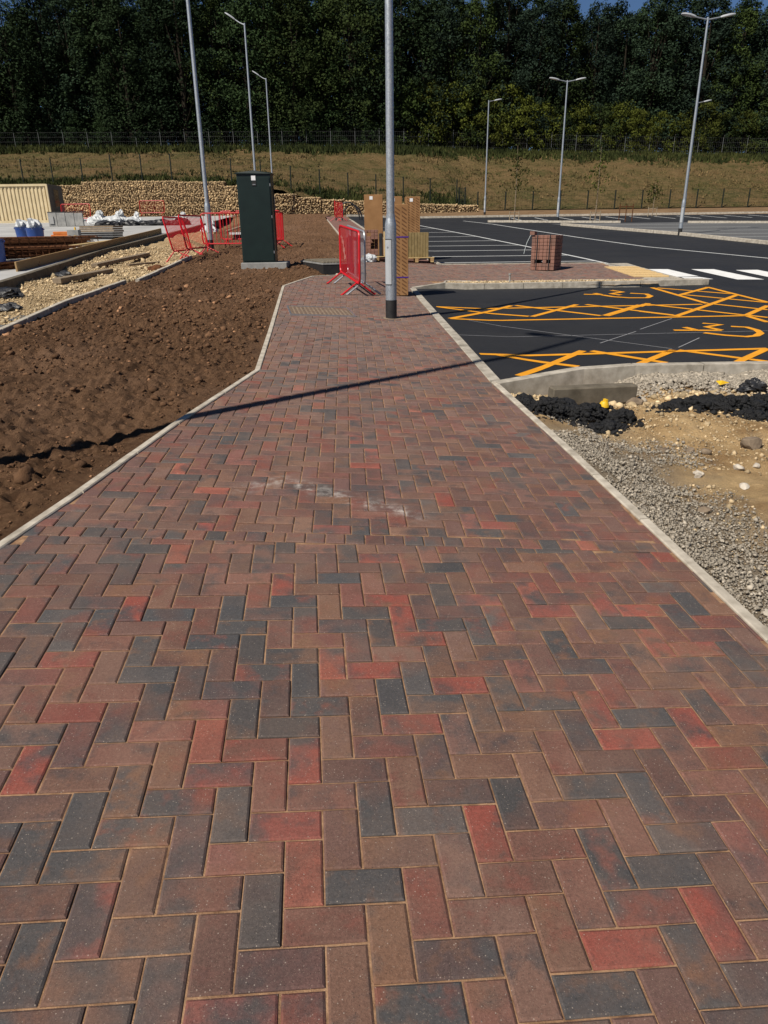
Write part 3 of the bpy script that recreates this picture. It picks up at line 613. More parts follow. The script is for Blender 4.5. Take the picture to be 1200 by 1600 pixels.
ruledA('asphalt_sheet', np.linspace(21.5, 58.2, 60), lambda y: FPR(y) + .12, lambda y: 0 * y + 70, 40, lambda X, Y: h(X, Y) + ZA, 'asphalt', car)
ruled('grey_asphalt', np.linspace(12, 46, 50), pl([(12, 17.2), (20, 15.5), (28, 14.2), (33.9, 13.3), (43.9, 10.6), (46, 10.1)]), lambda y: 0 * y + 70, 20, lambda X, Y: h(X, Y) + ZA + .006, 'asphalt_grey', car)
def sheet(name, quads, mat, dz):
    mb = MB()
    for q in quads:
        n = max(1, int(max((Vector(q[0]) - Vector(q[3])).length, (Vector(q[1]) - Vector(q[2])).length) / .2)); vs = []
        for k in range(n + 1):
            for a, b in ((0, 3), (1, 2)):
                p = Vector(q[a]).lerp(Vector(q[b]), k / n); vs.append((p.x, p.y, hz(p.x, p.y) + ZA + dz))
        mb.add(vs, [(2 * k, 2 * k + 1, 2 * k + 3, 2 * k + 2) for k in range(n)])
    return mb.build(name, mat, car)
def stroke(name, pts, w, mat, dz=.004):
    out = []
    P = [Vector(p) for p in pts]
    L, R = [], []
    for i, p in enumerate(P):
        d = (P[min(i + 1, len(P) - 1)] - P[max(i - 1, 0)]).normalized(); nn = Vector((-d.y, d.x)); L.append(p + nn * w / 2); R.append(p - nn * w / 2)
    return sheet(name, [(tuple(L[i]), tuple(R[i]), tuple(R[i + 1]), tuple(L[i + 1])) for i in range(len(P) - 1)], mat, dz)
ZEBRA= [[(6.95, 19.74), (7.49, 19.67), (7.59, 17.94), (7.03, 17.86)], [(7.1, 17.78), (7.55, 17.8), (7.67, 17.3), (7.08, 17.3)], [(8.06, 19.59), (8.62, 19.52), (8.74, 17.1), (8.16, 17.17)], [(9.06, 19.25), (9.62, 19.23), (9.67, 16.99), (9.09, 16.99)], [(10.02, 18.93), (10.57, 18.9), (10.53, 16.78), (10.01, 16.82)]]
YELLOW= [((0.96, 12.97), (5.72, 13.22)), ((1.08, 11.59), (5.86, 11.8)), ((1.18, 8.73), (4.81, 9.03)), ((1.08, 11.59), (2.34, 13.34)), ((1.01, 12.91), (2.4, 12.01)), ((2.45, 12.0), (3.53, 13.39)), ((2.42, 13.37), (3.57, 12.0)), ((3.65, 11.96), (4.74, 13.31)), ((3.69, 13.37), (4.72, 11.97)), ((3.63, 11.99), (4.61, 13.22)), ((1.45, 7.6), (2.51, 9.05)), ((1.35, 8.77), (2.22, 8.12)), ((2.95, 8.23), (3.63, 9.01)), ((2.61, 9.02), (3.26, 8.25)), ((4.08, 8.25), (4.77, 8.99)), ((3.69, 9.01), (4.43, 8.26)), ((5.74, 15.84), (5.85, 13.31)), ((4.73, 11.83), (6.9, 14.44)), ((5.83, 14.55), (6.9, 15.75)), ((6.89, 15.79), (6.96, 13.35)), ((5.83, 15.78), (6.89, 14.65)), ((5.89, 14.67), (6.95, 13.32)), ((5.87, 13.31), (6.5, 12.42)), ((4.35, 12.42), (4.75, 11.88)), ((4.78, 13.27), (5.86, 11.82)), ((5.87, 11.85), (6.76, 12.94)), ((5.84, 11.85), (5.85, 11.11)), ((5.87, 11.85), (6.08, 11.57)), ((4.54, 13.01), (4.83, 13.41))]
WHEEL1= [[(4.19, 10.49), (4.84, 10.42)], [(4.44, 10.74), (4.51, 10.47)], [(4.85, 11.09), (5.06, 10.94), (4.76, 10.74), (4.85, 10.44)], [(5.13, 10.76), (5.32, 10.67), (5.34, 10.4), (5.27, 10.15), (5.11, 9.95), (4.95, 9.89), (4.72, 10.02), (4.52, 10.24)]]
WHEEL0= [[(4.04, 14.86), (4.39, 14.77)], [(4.29, 15.01), (4.37, 14.77)], [(4.76, 15.45), (4.91, 15.16), (4.59, 14.89), (4.72, 14.67)], [(4.37, 14.7), (4.5, 14.42), (4.75, 14.23), (5.08, 14.2), (5.23, 14.45), (5.26, 14.78), (4.99, 14.94)]]
CHALK= [((1.37, 11.53), (3.65, 9.11)), ((0.96, 10.07), (5.47, 10.35)), ((2.87, 9.56), (3.63, 10.44)), ((3.75, 10.62), (4.58, 11.61)), ((3.76, 9.19), (4.3, 9.86))]
for k, (a, b) in enumerate(YELLOW): stroke('yellow_line', [a, b], .10, 'yellow_paint', .0040 + .0009 * (k % 5))
for s in WHEEL1: stroke('wheelchair_mark', s, .10, 'yellow_paint', .0055)
for s in WHEEL0: stroke('wheelchair_mark', s, .11, 'yellow_paint', .0055)
for a, b in CHALK: stroke('setting_out_line', [a, b], .016, 'chalk_paint', .003)
for q in ZEBRA: sheet('crossing_stripe', [tuple(q)], 'white_paint', .004)
sheet('crossing_stripe', [((11.0, 18.6), (11.55, 18.55), (11.45, 16.6), (10.95, 16.65))], 'white_paint', .004)
EDGE = pl([(20.5, 6.54), (21.0, 6.5), (26.5, 5.69), (35.3, 4.28), (46.2, 2.33)])
stroke('bay_edge_line', [(float(EDGE(y)), y) for y in (20.5, 23, 26.5, 31, 35.3, 40, 46.2)], .11, 'line_paint')
for y in (22.2, 24.3, 26.6, 29.0, 31.7, 34.8, 38.4, 42.3): stroke('bay_line', [(float(FPR(y)) + .2, y + .05), (float(EDGE(y)) - .06, y)], .11, 'line_paint')
stroke('lane_line', [(5.6, 52), (6.8, 46.7), (8.52, 33.4), (9.55, 27.4), (11.43, 22.4), (13.6, 17.0)], .11, 'line_paint')
for k in range(16): stroke('bay_line', [(9.5 + k * 1.72, 56.2), (9.45 + k * 1.70, 51.4)], .12, 'line_paint')
for k, y in enumerate((44, 40.5, 37.4, 34.6, 32.1, 29.6, 27.2)): stroke('bay_line', [(float(np.interp(y, [28, 33.9, 43.9, 46], [14.2, 13.3, 10.6, 10.1])) + .8, y), (19.2, y - .6)], .1, 'line_paint', .011)
# kerbs
kerb_top = .105
def rise(a, b): return (lambda s, e: (a + (b - a) * s, a + (b - a) * e))
blocks_along(KF[:2], .9, .125, -.22, rise(.012, kerb_top), 'kerb_stone', 'kerb_concrete', car, off=-.02)
blocks_along(KF[1:], .915, .125, -.22, kerb_top, 'kerb_stone', 'kerb_concrete', car, off=-.02)
blocks_along([(.66, 15.68), (1.35, 16.0)], .75, .125, -.1, rise(.012, kerb_top), 'kerb_stone', 'kerb_concrete', car, off=.0)
blocks_along([(1.36, 16.0), (5.56, 16.12), (7.12, 16.34)], .915, .125, -.1, kerb_top, 'kerb_stone', 'kerb_concrete', car)
blocks_along([(7.06, 16.42), (7.0, 17.35)], .915, .125, -.1, rise(kerb_top, .012), 'kerb_stone', 'kerb_concrete', car, off=.07)
blocks_along([(7.0, 17.36), (6.95, 20.0)], .915, .125, -.1, .008, 'kerb_stone', 'kerb_concrete', car, off=.07)
blocks_along([(1.30, 16.1), (1.47, 16.98), (5.97, 16.98)], .915, .05, -.1, .05, 'edging_stone', 'edging_concrete', car)
blocks_along([(6.35, 21.5), (1.6, 21.62)], .915, .1, -.1, .012, 'edging_stone', 'kerb_concrete', car)
blocks_along([(6.9, 49.5), (14.4, 46.2)], 1.8, .16, -.05, .11, 'kerb_stone', 'edging_concrete', car)
blocks_along([(10.4, 44.2), (13.2, 33.9), (14.1, 28), (15.6, 20), (17, 12)], 1.8, .16, -.05, .11, 'kerb_stone', 'edging_concrete', car)
blocks_along([(17.9, 44.9), (22, 43.6), (40, 39)], 1.8, .16, -.05, .11, 'kerb_stone', 'edging_concrete', car)
blocks_along([(-2.5, 57.2), (2.9, 57.9), (14.9, 58.8), (29.6, 59.2), (60, 59.5)], 1.8, .2, -.05, .12, 'kerb_stone', 'edging_concrete', car)
# paved island: planting strip filled with stone, buff tactile slabs
strip = ruled('planting_strip', np.linspace(16.02, 16.97, 10), lambda y: 1.33 + (y - 16.1) * .17, lambda y: 0 * y + 5.97, 40, lambda X, Y: h(X, Y) + .035 + fbm(X * 6, Y * 6, 71, 3) * .03, 'rubble_earth', car)
r = np.random.default_rng(72); n = 3500; y = r.uniform(16.15, 16.92, n); x = r.uniform(1.5, 5.9, n); k = x > 0; x, y = x[k], y[k]; s = np.minimum(np.exp(r.normal(-4.3, .45, len(x))), .04)
scatter('limestone_chips', np.stack([x, y, h(x, y) + .045 + s * .2], -1), s, 'limestone', car, seed=73)
for i in range(2):
    for j in range(6):
        x, y = 6.22 + i * .42, 18.05 + j * .42
        mb = MB(); mb.cbox((0, 0, 0), (.405, .405, .05), .006)
        for a in range(5):
            for b in range(5): mb.tube([(-.16 + a * .08, -.16 + b * .08, .024), (-.16 + a * .08, -.16 + b * .08, .030)], [.014, .010], 6)
        o = mb.build('tactile_slab', 'buff_tactile', car); o.location = (x, y, hz(x, y) - .004)
ruled('island_bed', np.linspace(16.2, 21.45, 12), lambda y: 0 * y + 6.0, lambda y: 0 * y + 6.98, 8, lambda X, Y: h(X, Y) - .012 + .004, 'kerb_concrete', car)

# --- concrete slab and stone fill on the left
KL = pl([(8, -7.3), (16.7, -8.38), (25.5, -9.45), (37, -10.0), (60, -11.5)])
slab = tag(ruled('concrete_slab', np.linspace(8, 62, 50), lambda y: 0 * y - 60, lambda y: KL(y), 30, lambda X, Y: h(X, Y) + .01 + fbm(X, Y, 81, 2) * .01, 'slab_concrete'), kind='structure')
blocks_along([(-7.3, 8), (-8.38, 16.7), (-9.45, 25.5), (-10.0, 37), (-11.0, 52)], 1.8, .16, -.32, .03, 'kerb_stone', 'muddy_shaded_concrete', slab, off=-.08)  # darker concrete paints in the shadow on the kerb's right face
fz = lambda X, Y: h(X, Y) - .17 + fbm(X * 1.1, Y * 1.1, 83, 3) * .16 + fbm(X * 5, Y * 5, 84, 3) * .05
fill = tag(ruled('stone_fill', np.geomspace(5, 40, 160), lambda y: KL(y) + .02, lambda y: SL(y) + .02, 60, fz, 'sandy_stone'), kind='structure')
r = np.random.default_rng(85); n = 46000; y = 9 * (30 / 9) ** r.uniform(0, 1, n); x = KL(y) + (SL(y) - KL(y)) * r.uniform(.02, .98, n)
lim = y > 12.3 + 1.4 * fbm(x, y, 86, 2); s = np.minimum(np.exp(r.normal(-4.85, .62, n)), .07) * np.clip(y / 16, .7, 1.3)
scatter('limestone_fill', np.stack([x, y, fz(x, y) + s * .3], -1)[lim], s[lim], 'limestone', fill, seed=87, sub=-1, nvar=12)
r = np.random.default_rng(88); n = 12000; y = r.uniform(8, 14.5, n); x = KL(y) + (SL(y) - KL(y)) * r.uniform(.2, .98, n); k = y < 12.5 + 1.4 * fbm(x, y, 86, 2); s = np.minimum(np.exp(r.normal(-4.35, .3, n)), .03)
scatter('dark_gravel', np.stack([x, y, fz(x, y) + s * .3], -1)[k], s[k], 'dark_gravel', fill, seed=89)
blocks_along([(-4.6, 6.0), (-5.0, 9.61), (-5.36, 12.57), (-5.49, 16.1)], .915, .085, -.22, .05, 'edging_stone', 'edging_concrete', fill, off=0)
blocks_along([(-5.25, 16.2), (-5.47, 19.9), (-5.62, 22.5)], .915, .085, -.22, .05, 'edging_stone', 'edging_concrete', fill, off=0)

# ================================================================== THINGS
# --- lamp posts
def lamp_post(H, arms, label, x, y, group, r=1.0, lean=0.0):
    z0 = hz(x, y); t = thing('lamp_post', label, 'lamp post', (x, y, z0), 0, group)
    mb = MB(); mb.tube([(0, 0, -.3), (0, 0, 1.28), (0, 0, 1.34), (0, 0, 1.44)], [.084 * r, .084 * r, .082 * r, .059 * r], 20); mb.build('base_section', 'galvanised', t, True)
    mb = MB(); mb.tube([(0, 0, 1.44), (0, 0, H * .55), (0, 0, H)], [.0585 * r, .052 * r, .040 * r], 18); mb.build('pole', 'galvanised', t, True)
    mb = MB(); mb.tube([(0, 0, -.02), (0, 0, .27)], [.0852 * r, .0852 * r], 20); mb.build('base_band', 'black_coat', t, True)
    mb = MB(); mb.tube([(0, 0, 1.40), (0, 0, 1.47)], [.066 * r, .062 * r], 18); mb.build('collar', 'galvanised', t, True)
    pts = []; mb = MB(); R0, R1 = .0853 * r, .0895 * r; a0 = -PI / 2 - .55; n = 8
    vs = []; z_a, z_b = .50, 1.12
    for k in range(n + 1):
        a = a0 - .62 + 1.24 * k / n
        for rr_, z in ((R0, z_a), (R1, z_a), (R1, z_b), (R0, z_b)): vs.append((rr_ * math.cos(a), rr_ * math.sin(a), z))
    fs = []
    for k in range(n):
        b = 4 * k
        for i in range(4): fs.append((b + i, b + 4 + i, b + 4 + (i + 1) % 4, b + (i + 1) % 4))
    fs += [(0, 1, 2, 3), (4 * n, 4 * n + 3, 4 * n + 2, 4 * n + 1)]
    mb.add(vs, fs); d = mb.build('door', 'grey_lamp', t)
    mb = MB(); vs = []
    for k in range(n + 1):
        a = a0 - .70 + 1.40 * k / n
        for z in (z_a - .014, z_b + .014): vs.append((R0 * 1.004 * math.cos(a), R0 * 1.004 * math.sin(a), z))
    mb.add(vs, [(2 * k, 2 * k + 2, 2 * k + 3, 2 * k + 1) for k in range(n)]); mb.build('door_seam', 'door_seam', d)
    mb = MB(); mb.tube([(R1 * math.cos(a0), R1 * math.sin(a0), 1.02), (R1 * 1.06 * math.cos(a0), R1 * 1.06 * math.sin(a0), 1.02)], .012, 8); mb.build('lock', 'steel', d)
    for az, upang, L in arms:
        d = Vector((math.cos(az), math.sin(az), 0)); mid = d * L * .5 + Vector((0, 0, H - .06 + L * .5 * math.tan(upang) * .7)); end = d * L + Vector((0, 0, H - .06 + L * math.tan(upang)))
        mb = MB(); mb.tube([(0, 0, H - .08), tuple(mid), tuple(end)], [.030, .026, .024], 8); mb.build('arm', 'galvanised', t, True)
        dd = (end - mid).normalized(); R = Matrix((( dd.x, -d.y, 0), (dd.y, d.x, 0), (dd.z, 0, 1))); s = dd.cross(Vector((0, 0, 1))).normalized(); u = s.cross(dd)
        R = Matrix(((dd.x, s.x, u.x), (dd.y, s.y, u.y), (dd.z, s.z, u.z)))
        prof = [(0, .045, .035), (.10, .085, .05), (.30, .135, .055), (.48, .125, .045), (.60, .06, .025)]; vs = []; fs = []
        for px, w, hh in prof:
            for a, b in ((-w, -.018), (-w, .012), (-w * .6, hh), (w * .6, hh), (w, .012), (w, -.018)): vs.append(end + R @ Vector((px - .04, a, b)))
        for k in range(4):
            for i in range(6): fs.append((k * 6 + i, k * 6 + (i + 1) % 6, k * 6 + 6 + (i + 1) % 6, k * 6 + 6 + i))
        fs += [(5, 4, 3, 2, 1, 0), tuple(range(24, 30))]
        mb = MB(); mb.add(vs, fs); hd = mb.build('lamp_head', 'grey_lamp', t, True)
        mb = MB(); mb.box(end + R @ Vector((.28, 0, -.022)), (.32, .16, .008), M=R); mb.build('lens', 'lens', hd)
    if lean: t.rotation_euler = (0, lean, 0)
    return t
AX = (0.08, math.radians(8)); GL = 'single-arm lamp posts beside the soil bed'; GR = 'lamp posts in the car park'
dbl = [(.08, math.radians(8), .55), (PI + .08, math.radians(8), .55)]; sgl = [(PI - .12, math.radians(26), .55)]
lamp_post(8.0, dbl, 'nearest galvanised lamp post standing in the brick path beside the tall cardboard carton', .15, 11.28, GR)
lamp_post(10.0, sgl, 'galvanised lamp post behind the red barriers left of the green cabinet', -5.78, 26.06, GL, 1.15)
lamp_post(10.0, sgl, 'single-arm lamp post rising behind the top of the green cabinet', -7.15, 45.4, GL, 1.1)
lamp_post(9.6, sgl, 'farther, shorter-looking single-arm lamp post just right of the green cabinet', -8.55, 62.8, GL, 1.1)
lamp_post(10.0, [(PI - .08, math.radians(26), .55)], 'lamp post left of the frame whose long shadow crosses the path', -3.45, 3.45, GL, 1.15)
lamp_post(8.0, [(.3, math.radians(8), .5)], 'slim distant single-arm lamp post at the far edge of the black car park', 8.26, 61.3, GR)
lamp_post(7.8, dbl, 'middle double-arm lamp post behind the brick pack in the car park', 11.26, 49.09, GR)
lamp_post(8.1, dbl, 'tall double-arm lamp post on the grey kerb at the right', 13.19, 33.79, GR)
lamp_post(7.8, [(.1, math.radians(8), .5)], 'farthest lamp post mostly hidden behind the tall double-arm post at right', 24.27, 62.0, GR)

o = MB(); o.add([(.15 + .16 * (1 + .25 * math.sin(3 * a_ + 1)) * math.cos(a_), 11.28 + .16 * (1 + .25 * math.sin(2 * a_)) * math.sin(a_), hz(.15 + .16 * math.cos(a_), 11.28 + .16 * math.sin(a_)) + .0025) for a_ in np.linspace(0, 2 * PI, 24, False)], [tuple(range(24))]); o.build('mortar_collar', 'sandy_fill', path)

# --- green feeder cabinet on its plinth
t = thing('feeder_cabinet', 'tall dark green steel cabinet with white sticker standing on a concrete plinth', 'cabinet', (-3.0, 18.98, hz(-3, 18.98) + .03), .03)
mb = MB(); mb.cbox((.12, .08, .03), (1.12, .95, .16), .012); mb.build('plinth', 'grey_concrete', t)
mb = MB(); mb.cbox((0, .0, 1.10), (.80, .60, 2.0), .012); mb.build('body', 'green_cabinet', t)
mb = MB(); mb.add([(-.43, -.33, 2.09), (.43, -.33, 2.09), (.43, .33, 2.09), (-.43, .33, 2.09), (-.43, -.33, 2.115), (.43, -.33, 2.115), (.43, .33, 2.115), (-.43, .33, 2.115), (0, -.31, 2.165), (0, .31, 2.165)], [(0, 3, 2, 1), (0, 1, 5, 8, 4), (2, 3, 7, 9, 6), (1, 2, 6, 5), (3, 0, 4, 7), (5, 6, 9, 8), (7, 4, 8, 9)]); mb.build('roof', 'green_cabinet', t)
dr = MB(); dr.cbox((0, -.308, 1.08), (.74, .02, 1.86), .006); dr = dr.build('door', 'green_cabinet', t)
mb = MB(); mb.box((0, -.32, 2.0), (.10, .006, .10)); mb.build('sticker', 'label_white', dr)
mb = MB(); mb.box((.01, -.322, 1.88), (.10, .012, .10)); lk = mb.build('lock_box', 'black_coat', dr); mb = MB(); mb.box((.01, -.330, 1.86), (.07, .006, .02)); mb.build('handle', 'steel', lk)
for z in (.35, 1.15, 1.85):
    mb = MB(); mb.tube([(.385, -.325, z - .03), (.385, -.325, z + .03)], .012, 8); mb.build('hinge', 'steel', dr)
mb = MB(); mb.box((.405, .15, 1.1), (.02, .05, 1.5)); mb.build('conduit', 'black_coat', t)

# --- chamber cover by the cabinet
t = thing('chamber_cover', 'raised grey ribbed concrete chamber cover between the green cabinet and the red barrier', 'chamber cover', (-1.28, 18.75, hz(-1.28, 18.7)), .35)
mb = MB(); mb.box((0, 0, .05), (.90, 2.1, .24)); mb.build('shaded_rim', 'black_coat', t)  # sides of the concrete block coloured black to stand for their shadow
mb = MB(); mb.box((0, 0, .175), (.92, 2.12, .03)); mb.build('rim_edge', 'grey_concrete', t)
for k in range(11):
    mb = MB(); mb.cbox((-.40 + k * .08, 0, .205), (.045, 2.0, .035), .006); mb.build('slab_rib', 'muddy_shaded_concrete', t)
mb = MB(); mb.box((0, 0, -.2), (.8, 2.0, .3))

# --- steel pedestrian barriers
def make_barrier(mat, label, L=2.1, H=1.12, z0=.22):
    t = thing('pedestrian_barrier', label, 'barrier', group='steel pedestrian barriers'); r = .10; pts = []
    for cx, cz, a0 in ((L / 2 - r, z0 + r, -PI / 2), (L / 2 - r, H - r, 0), (-L / 2 + r, H - r, PI / 2), (-L / 2 + r, z0 + r, PI)):
        for k in range(5): a = a0 + PI / 2 * k / 4; pts.append((cx + r * math.cos(a), 0, cz + r * math.sin(a)))
    pts.append(pts[0]); mb = MB(); mb.tube(pts, .021, 8, False); mb.build('frame', mat, t, True)
    for k in range(17):
        x = -L / 2 + .09 + (L - .18) * k / 16; mb = MB(); mb.tube([(x, 0, z0 + .01), (x, 0, H - .01)], .008, 6, False); mb.build('bar', mat, t)
    for sx in (-1, 1):
        x = sx * (L / 2 - .18); mb = MB(); mb.tube([(x, -.33, .012), (x, -.30, .02), (x, 0, z0 + .02), (x, .30, .02), (x, .33, .012)], .018, 8); mb.build('foot', mat, t, True)
    return t
bp = make_barrier('red_barrier', 'x'); gp = make_barrier('galvanised', 'x')
def bput(p, x, y, rz, label, ry=0, rx=0, dz=0.0):
    o = put(p, (x, y, hz(x, y) + dz), rz, label); o.rotation_euler = Euler((rx, ry, rz)); return o
bput(bp, -.62, 14.82, math.radians(102.5), 'near red steel barrier standing end-on on the brick path left of the lamp post', ry=-.055, dz=.01)
bput(gp, -.50, 14.95, math.radians(101), 'bare grey steel barrier standing close behind the near red one on the path', ry=-.055, dz=.01)
bput(bp, -5.62, 21.9, math.radians(90), 'leftmost leaning red barrier on the edging left of the lamp post', rx=-.22, dz=.02)
bput(bp, -5.36, 22.6, math.radians(86), 'second leaning red barrier, just right of the leftmost one on the edging', rx=-.17, dz=.03)
bput(bp, -4.62, 24.5, math.radians(2), 'red barrier facing the view, in front of the lamp post left of the cabinet', dz=.02)
bput(bp, -3.42, 25.75, math.radians(88), 'red barrier seen end-on against the right side of the green cabinet', dz=.02)
bput(bp, -4.5, 26.8, math.radians(-2), 'red barrier at the back of the group around the left lamp post', dz=.02)
bput(bp, -2.55, 47.8, math.radians(80), 'small far red barrier end-on beside the black hose at the path end', dz=.02)
bput(bp, -20.3, 51.8, math.radians(-10), 'faded red barrier leaning by the white bulk bags near the cream container', rx=-.1, dz=.02)
bput(bp, -18.5, 63.2, math.radians(-8), 'far red barrier standing in front of the gabion wall', dz=.05)

# --- cardboard cartons
def carton(x, y, rz, w, d, hh, label, straps=(), stripes=True, z=None, note=True):
    t = thing('cardboard_carton', label, 'carton', (x, y, (hz(x, y) if z is None else z)), rz, 'tall cardboard cartons')
    b = MB(); b.cbox((0, 0, hh / 2), (w, d, hh), .006); b = b.build('box', 'cardboard', t)
    mb = MB(); mb.box((0, 0, hh + .003), (w * .98, .06, .003)); mb.build('tape', 'label_white', b) if note else None
    if stripes:
        for face, (fw, axis, off) in enumerate(((w, 0, -d / 2 - .0015), (d, 1, w / 2 + .0015))):
            nrow = int(hh / .07)
            for k in range(nrow):
                for j in range(3):
                    z = .06 + k * .07; u0 = (-.31 + .31 * j) * fw; mb = MB(); du, dz_ = fw * .11, .030
                    q = [(u0 - du, z + dz_), (u0 + du, z - dz_), (u0 + du, z - dz_ - .026), (u0 - du, z + dz_ - .026)]
                    vs = [((u, off, zz) if axis == 0 else (off, u, zz)) for u, zz in q]; mb.add(vs, [(0, 1, 2, 3)]); mb.build('printed_stripe', 'cardboard_print', b)
    for zz in straps:
        mb = MB()
        for c, dd in (((0, -d / 2 - .003, zz), (w + .01, .003, .022)), ((0, d / 2 + .003, zz), (w + .01, .003, .022)), ((-w / 2 - .003, 0, zz), (.003, d + .003, .022)), ((w / 2 + .003, 0, zz), (.003, d + .003, .022))): mb.box(c, dd)
        mb.build('strap', 'purple_strap', b)
    if note:
        mb = MB(); mb.box((-.12 * w, -d / 2 - .004, hh - .09), (.09, .002, .09)); mb.build('label_sheet', 'label_white', b)
    return t
carton(.31, 14.35, .03, .40, .34, 1.60, 'nearest tall cardboard carton with purple straps right behind the lamp post', (.33, 1.04), note=False)
carton(.95, 22.9, .05, .42, .40, 1.72, 'rear printed carton right of the lamp post standing behind the slatted timber pack', (), True)
carton(.42, 22.85, .05, .42, .40, 1.70, 'rear carton with white label hidden mostly behind the lamp post', (), False)
carton(-.20, 22.9, .02, .54, .40, 1.72, 'leftmost plain carton with a white label behind the broken brick pallet', (), False)
# --- pallets
def pallet(x, y, rz, label, w=1.0, d=.8):
    t = thing('timber_pallet', label, 'pallet', (x, y, hz(x, y)), rz, 'timber pallets')
    for k in range(5): mb = MB(); mb.cbox((0, -d / 2 + .05 + k * (d - .1) / 4, .125), (w, .09, .02), .003); mb.build('board', 'pale_timber', t)
    for i in (-1, 0, 1):
        for j in (-1, 0, 1): mb = MB(); mb.cbox((i * (w / 2 - .06), j * (d / 2 - .06), .07), (.10, .10, .09), .004); mb.build('block', 'timber', t)
        mb = MB(); mb.cbox((i * (w / 2 - .06), 0, .014), (.09, d, .02), .003); mb.build('skid', 'pale_timber', t)
    return t
pallet(1.02, 22.0, .02, 'timber pallet under the slatted timber pack right of the lamp post')
pallet(-.10, 21.75, .02, 'timber pallet under the broken brick stack left of the lamp post', .9, .8)
t = thing('timber_pack', 'upright pack of greenish timber slats on the pallet right of the lamp post', 'timber pack', (1.0, 21.95, hz(1, 22) + .136), .02)
for k in range(9): mb = MB(); mb.cbox((-.32 + k * .08, -.12, .33), (.074, .28, .66), .004); mb.build('slat', 'olive_timber', t)
t = thing('timber_sheets', 'yellow timber panel and black sheet standing on the left pallet beside the lamp post', 'panel', (.13, 21.6, hz(.13, 21.6) + .136), 0)
mb = MB(); mb.cbox((0, 0, .33), (.09, .5, .66), .005); mb.build('panel', 'pale_timber', t); mb = MB(); mb.cbox((-.12, 0, .31), (.10, .48, .62), .02); mb.build('black_sheet', 'dark_plastic', t)

def brick_pile(name, label, x, y, rz, nx, ny, nz, z0, missing=0.0, gapc=None, bw=.105, bd=.21, bh=.085, seed=1):
    t = thing(name, label, 'brick pack', (x, y, z0), rz, 'packs of paving bricks'); r = random.Random(seed)
    for k in range(nz):
        for i in range(nx):
            for j in range(ny):
                if 0 < i < nx - 1 and 0 < j < ny - 1 and k < nz - 1: continue
                if gapc and gapc(i, j, k): continue
                if k >= nz - 2 and r.random() < missing: continue
                mb = MB(); mb.cbox(((i - (nx - 1) / 2) * bw, (j - (ny - 1) / 2) * bd, (k + .5) * bh), (bw - .006, bd - .006, bh - .006), .006, r.gauss(0, .01)); mb.build('brick', 'brick_stack', t)
    return t
p = brick_pile('brick_pack', 'square pack of new paving bricks with loose pale strap on the paved island', 4.33, 19.85, -.52, 6, 3, 10, hz(4.33, 19.85), gapc=lambda i, j, k: k == 2 and i in (1, 2, 4) or k in (0, 1) and False)
mb = MB(); mb.box((-.30, -.25, .90), (.12, .2, .085)); mb.build('loose_brick', 'brick_stack', p)
for i in (-.16, .17):
    mb = MB(); mb.box((i, 0, .858), (.02, .66, .004)); mb.box((i, -.335, .43), (.02, .004, .86)); mb.build('strap', 'dark_plastic', p)
mb = MB(); mb.tube([(-.30, -.2, .87), (-.37, -.26, .85), (-.43, -.34, .68), (-.46, -.40, .50), (-.47, -.42, .40)], .006, 6); mb.build('loose_strap', 'pale_strap', p, True)
brick_pile('brick_pack', 'broken brick stack with gaps on the left pallet behind the lamp post', -.28, 21.85, .02, 4, 3, 8, hz(-.28, 21.85) + .136, .35, seed=4, gapc=lambda i, j, k: (i >= 2 and k in (2, 3, 4) and j == 0) or (i == 1 and k == 6 and j == 0))
t = thing('plastic_wrap', 'crumpled clear plastic wrap slumped against the broken brick stack', 'plastic wrap', (-.30, 21.3, hz(-.3, 21.3)), 0)
def crumple(mb, c, sx, sy, sz, seed, sub=3, amp=.3):
    bm = bmesh.new(); bmesh.ops.create_icosphere(bm, subdivisions=sub, radius=1); r = np.random.default_rng(seed)
    v = np.array([x.co[:] for x in bm.verts]); f = [[q.index for q in p.verts] for p in bm.faces]; bm.free()
    nn = fbm(v[:, 0] * 2.2 + 9 + v[:, 2], v[:, 1] * 2.2 + 4 - v[:, 2], seed, 4, .6); v *= (1 + amp * 2 * nn)[:, None]; v[:, 2] = np.maximum(v[:, 2], -.55)
    mb.add([(c[0] + a[0] * sx, c[1] + a[1] * sy, c[2] + (a[2] + .55) * sz) for a in v], f); return mb
mb = MB(); crumple(mb, (0, 0, .0), .16, .14, .12, 5, 3, .45); mb.build('sheet', 'clear_wrap', t)
mb = MB(); crumple(mb, (-.2, -.1, 0), .16, .12, .08, 6); mb.build('fold', 'clear_wrap', t)

# --- hose arch at the far path end
t = thing('black_hose', 'loop of black hose standing in an arch at the far end of the path', 'hose', (-1.9, 49.0, hz(-1.9, 49)), 0)
for k, (o, s) in enumerate(((-.15, 1.0), (.12, .85))):
    mb = MB(); mb.tube([(o + .75 * s * math.cos(a), k * .15, .02 + 1.05 * s * math.sin(a)) for a in np.linspace(0, PI, 15)], .045, 8); mb.build('loop', 'dark_plastic', t, True)

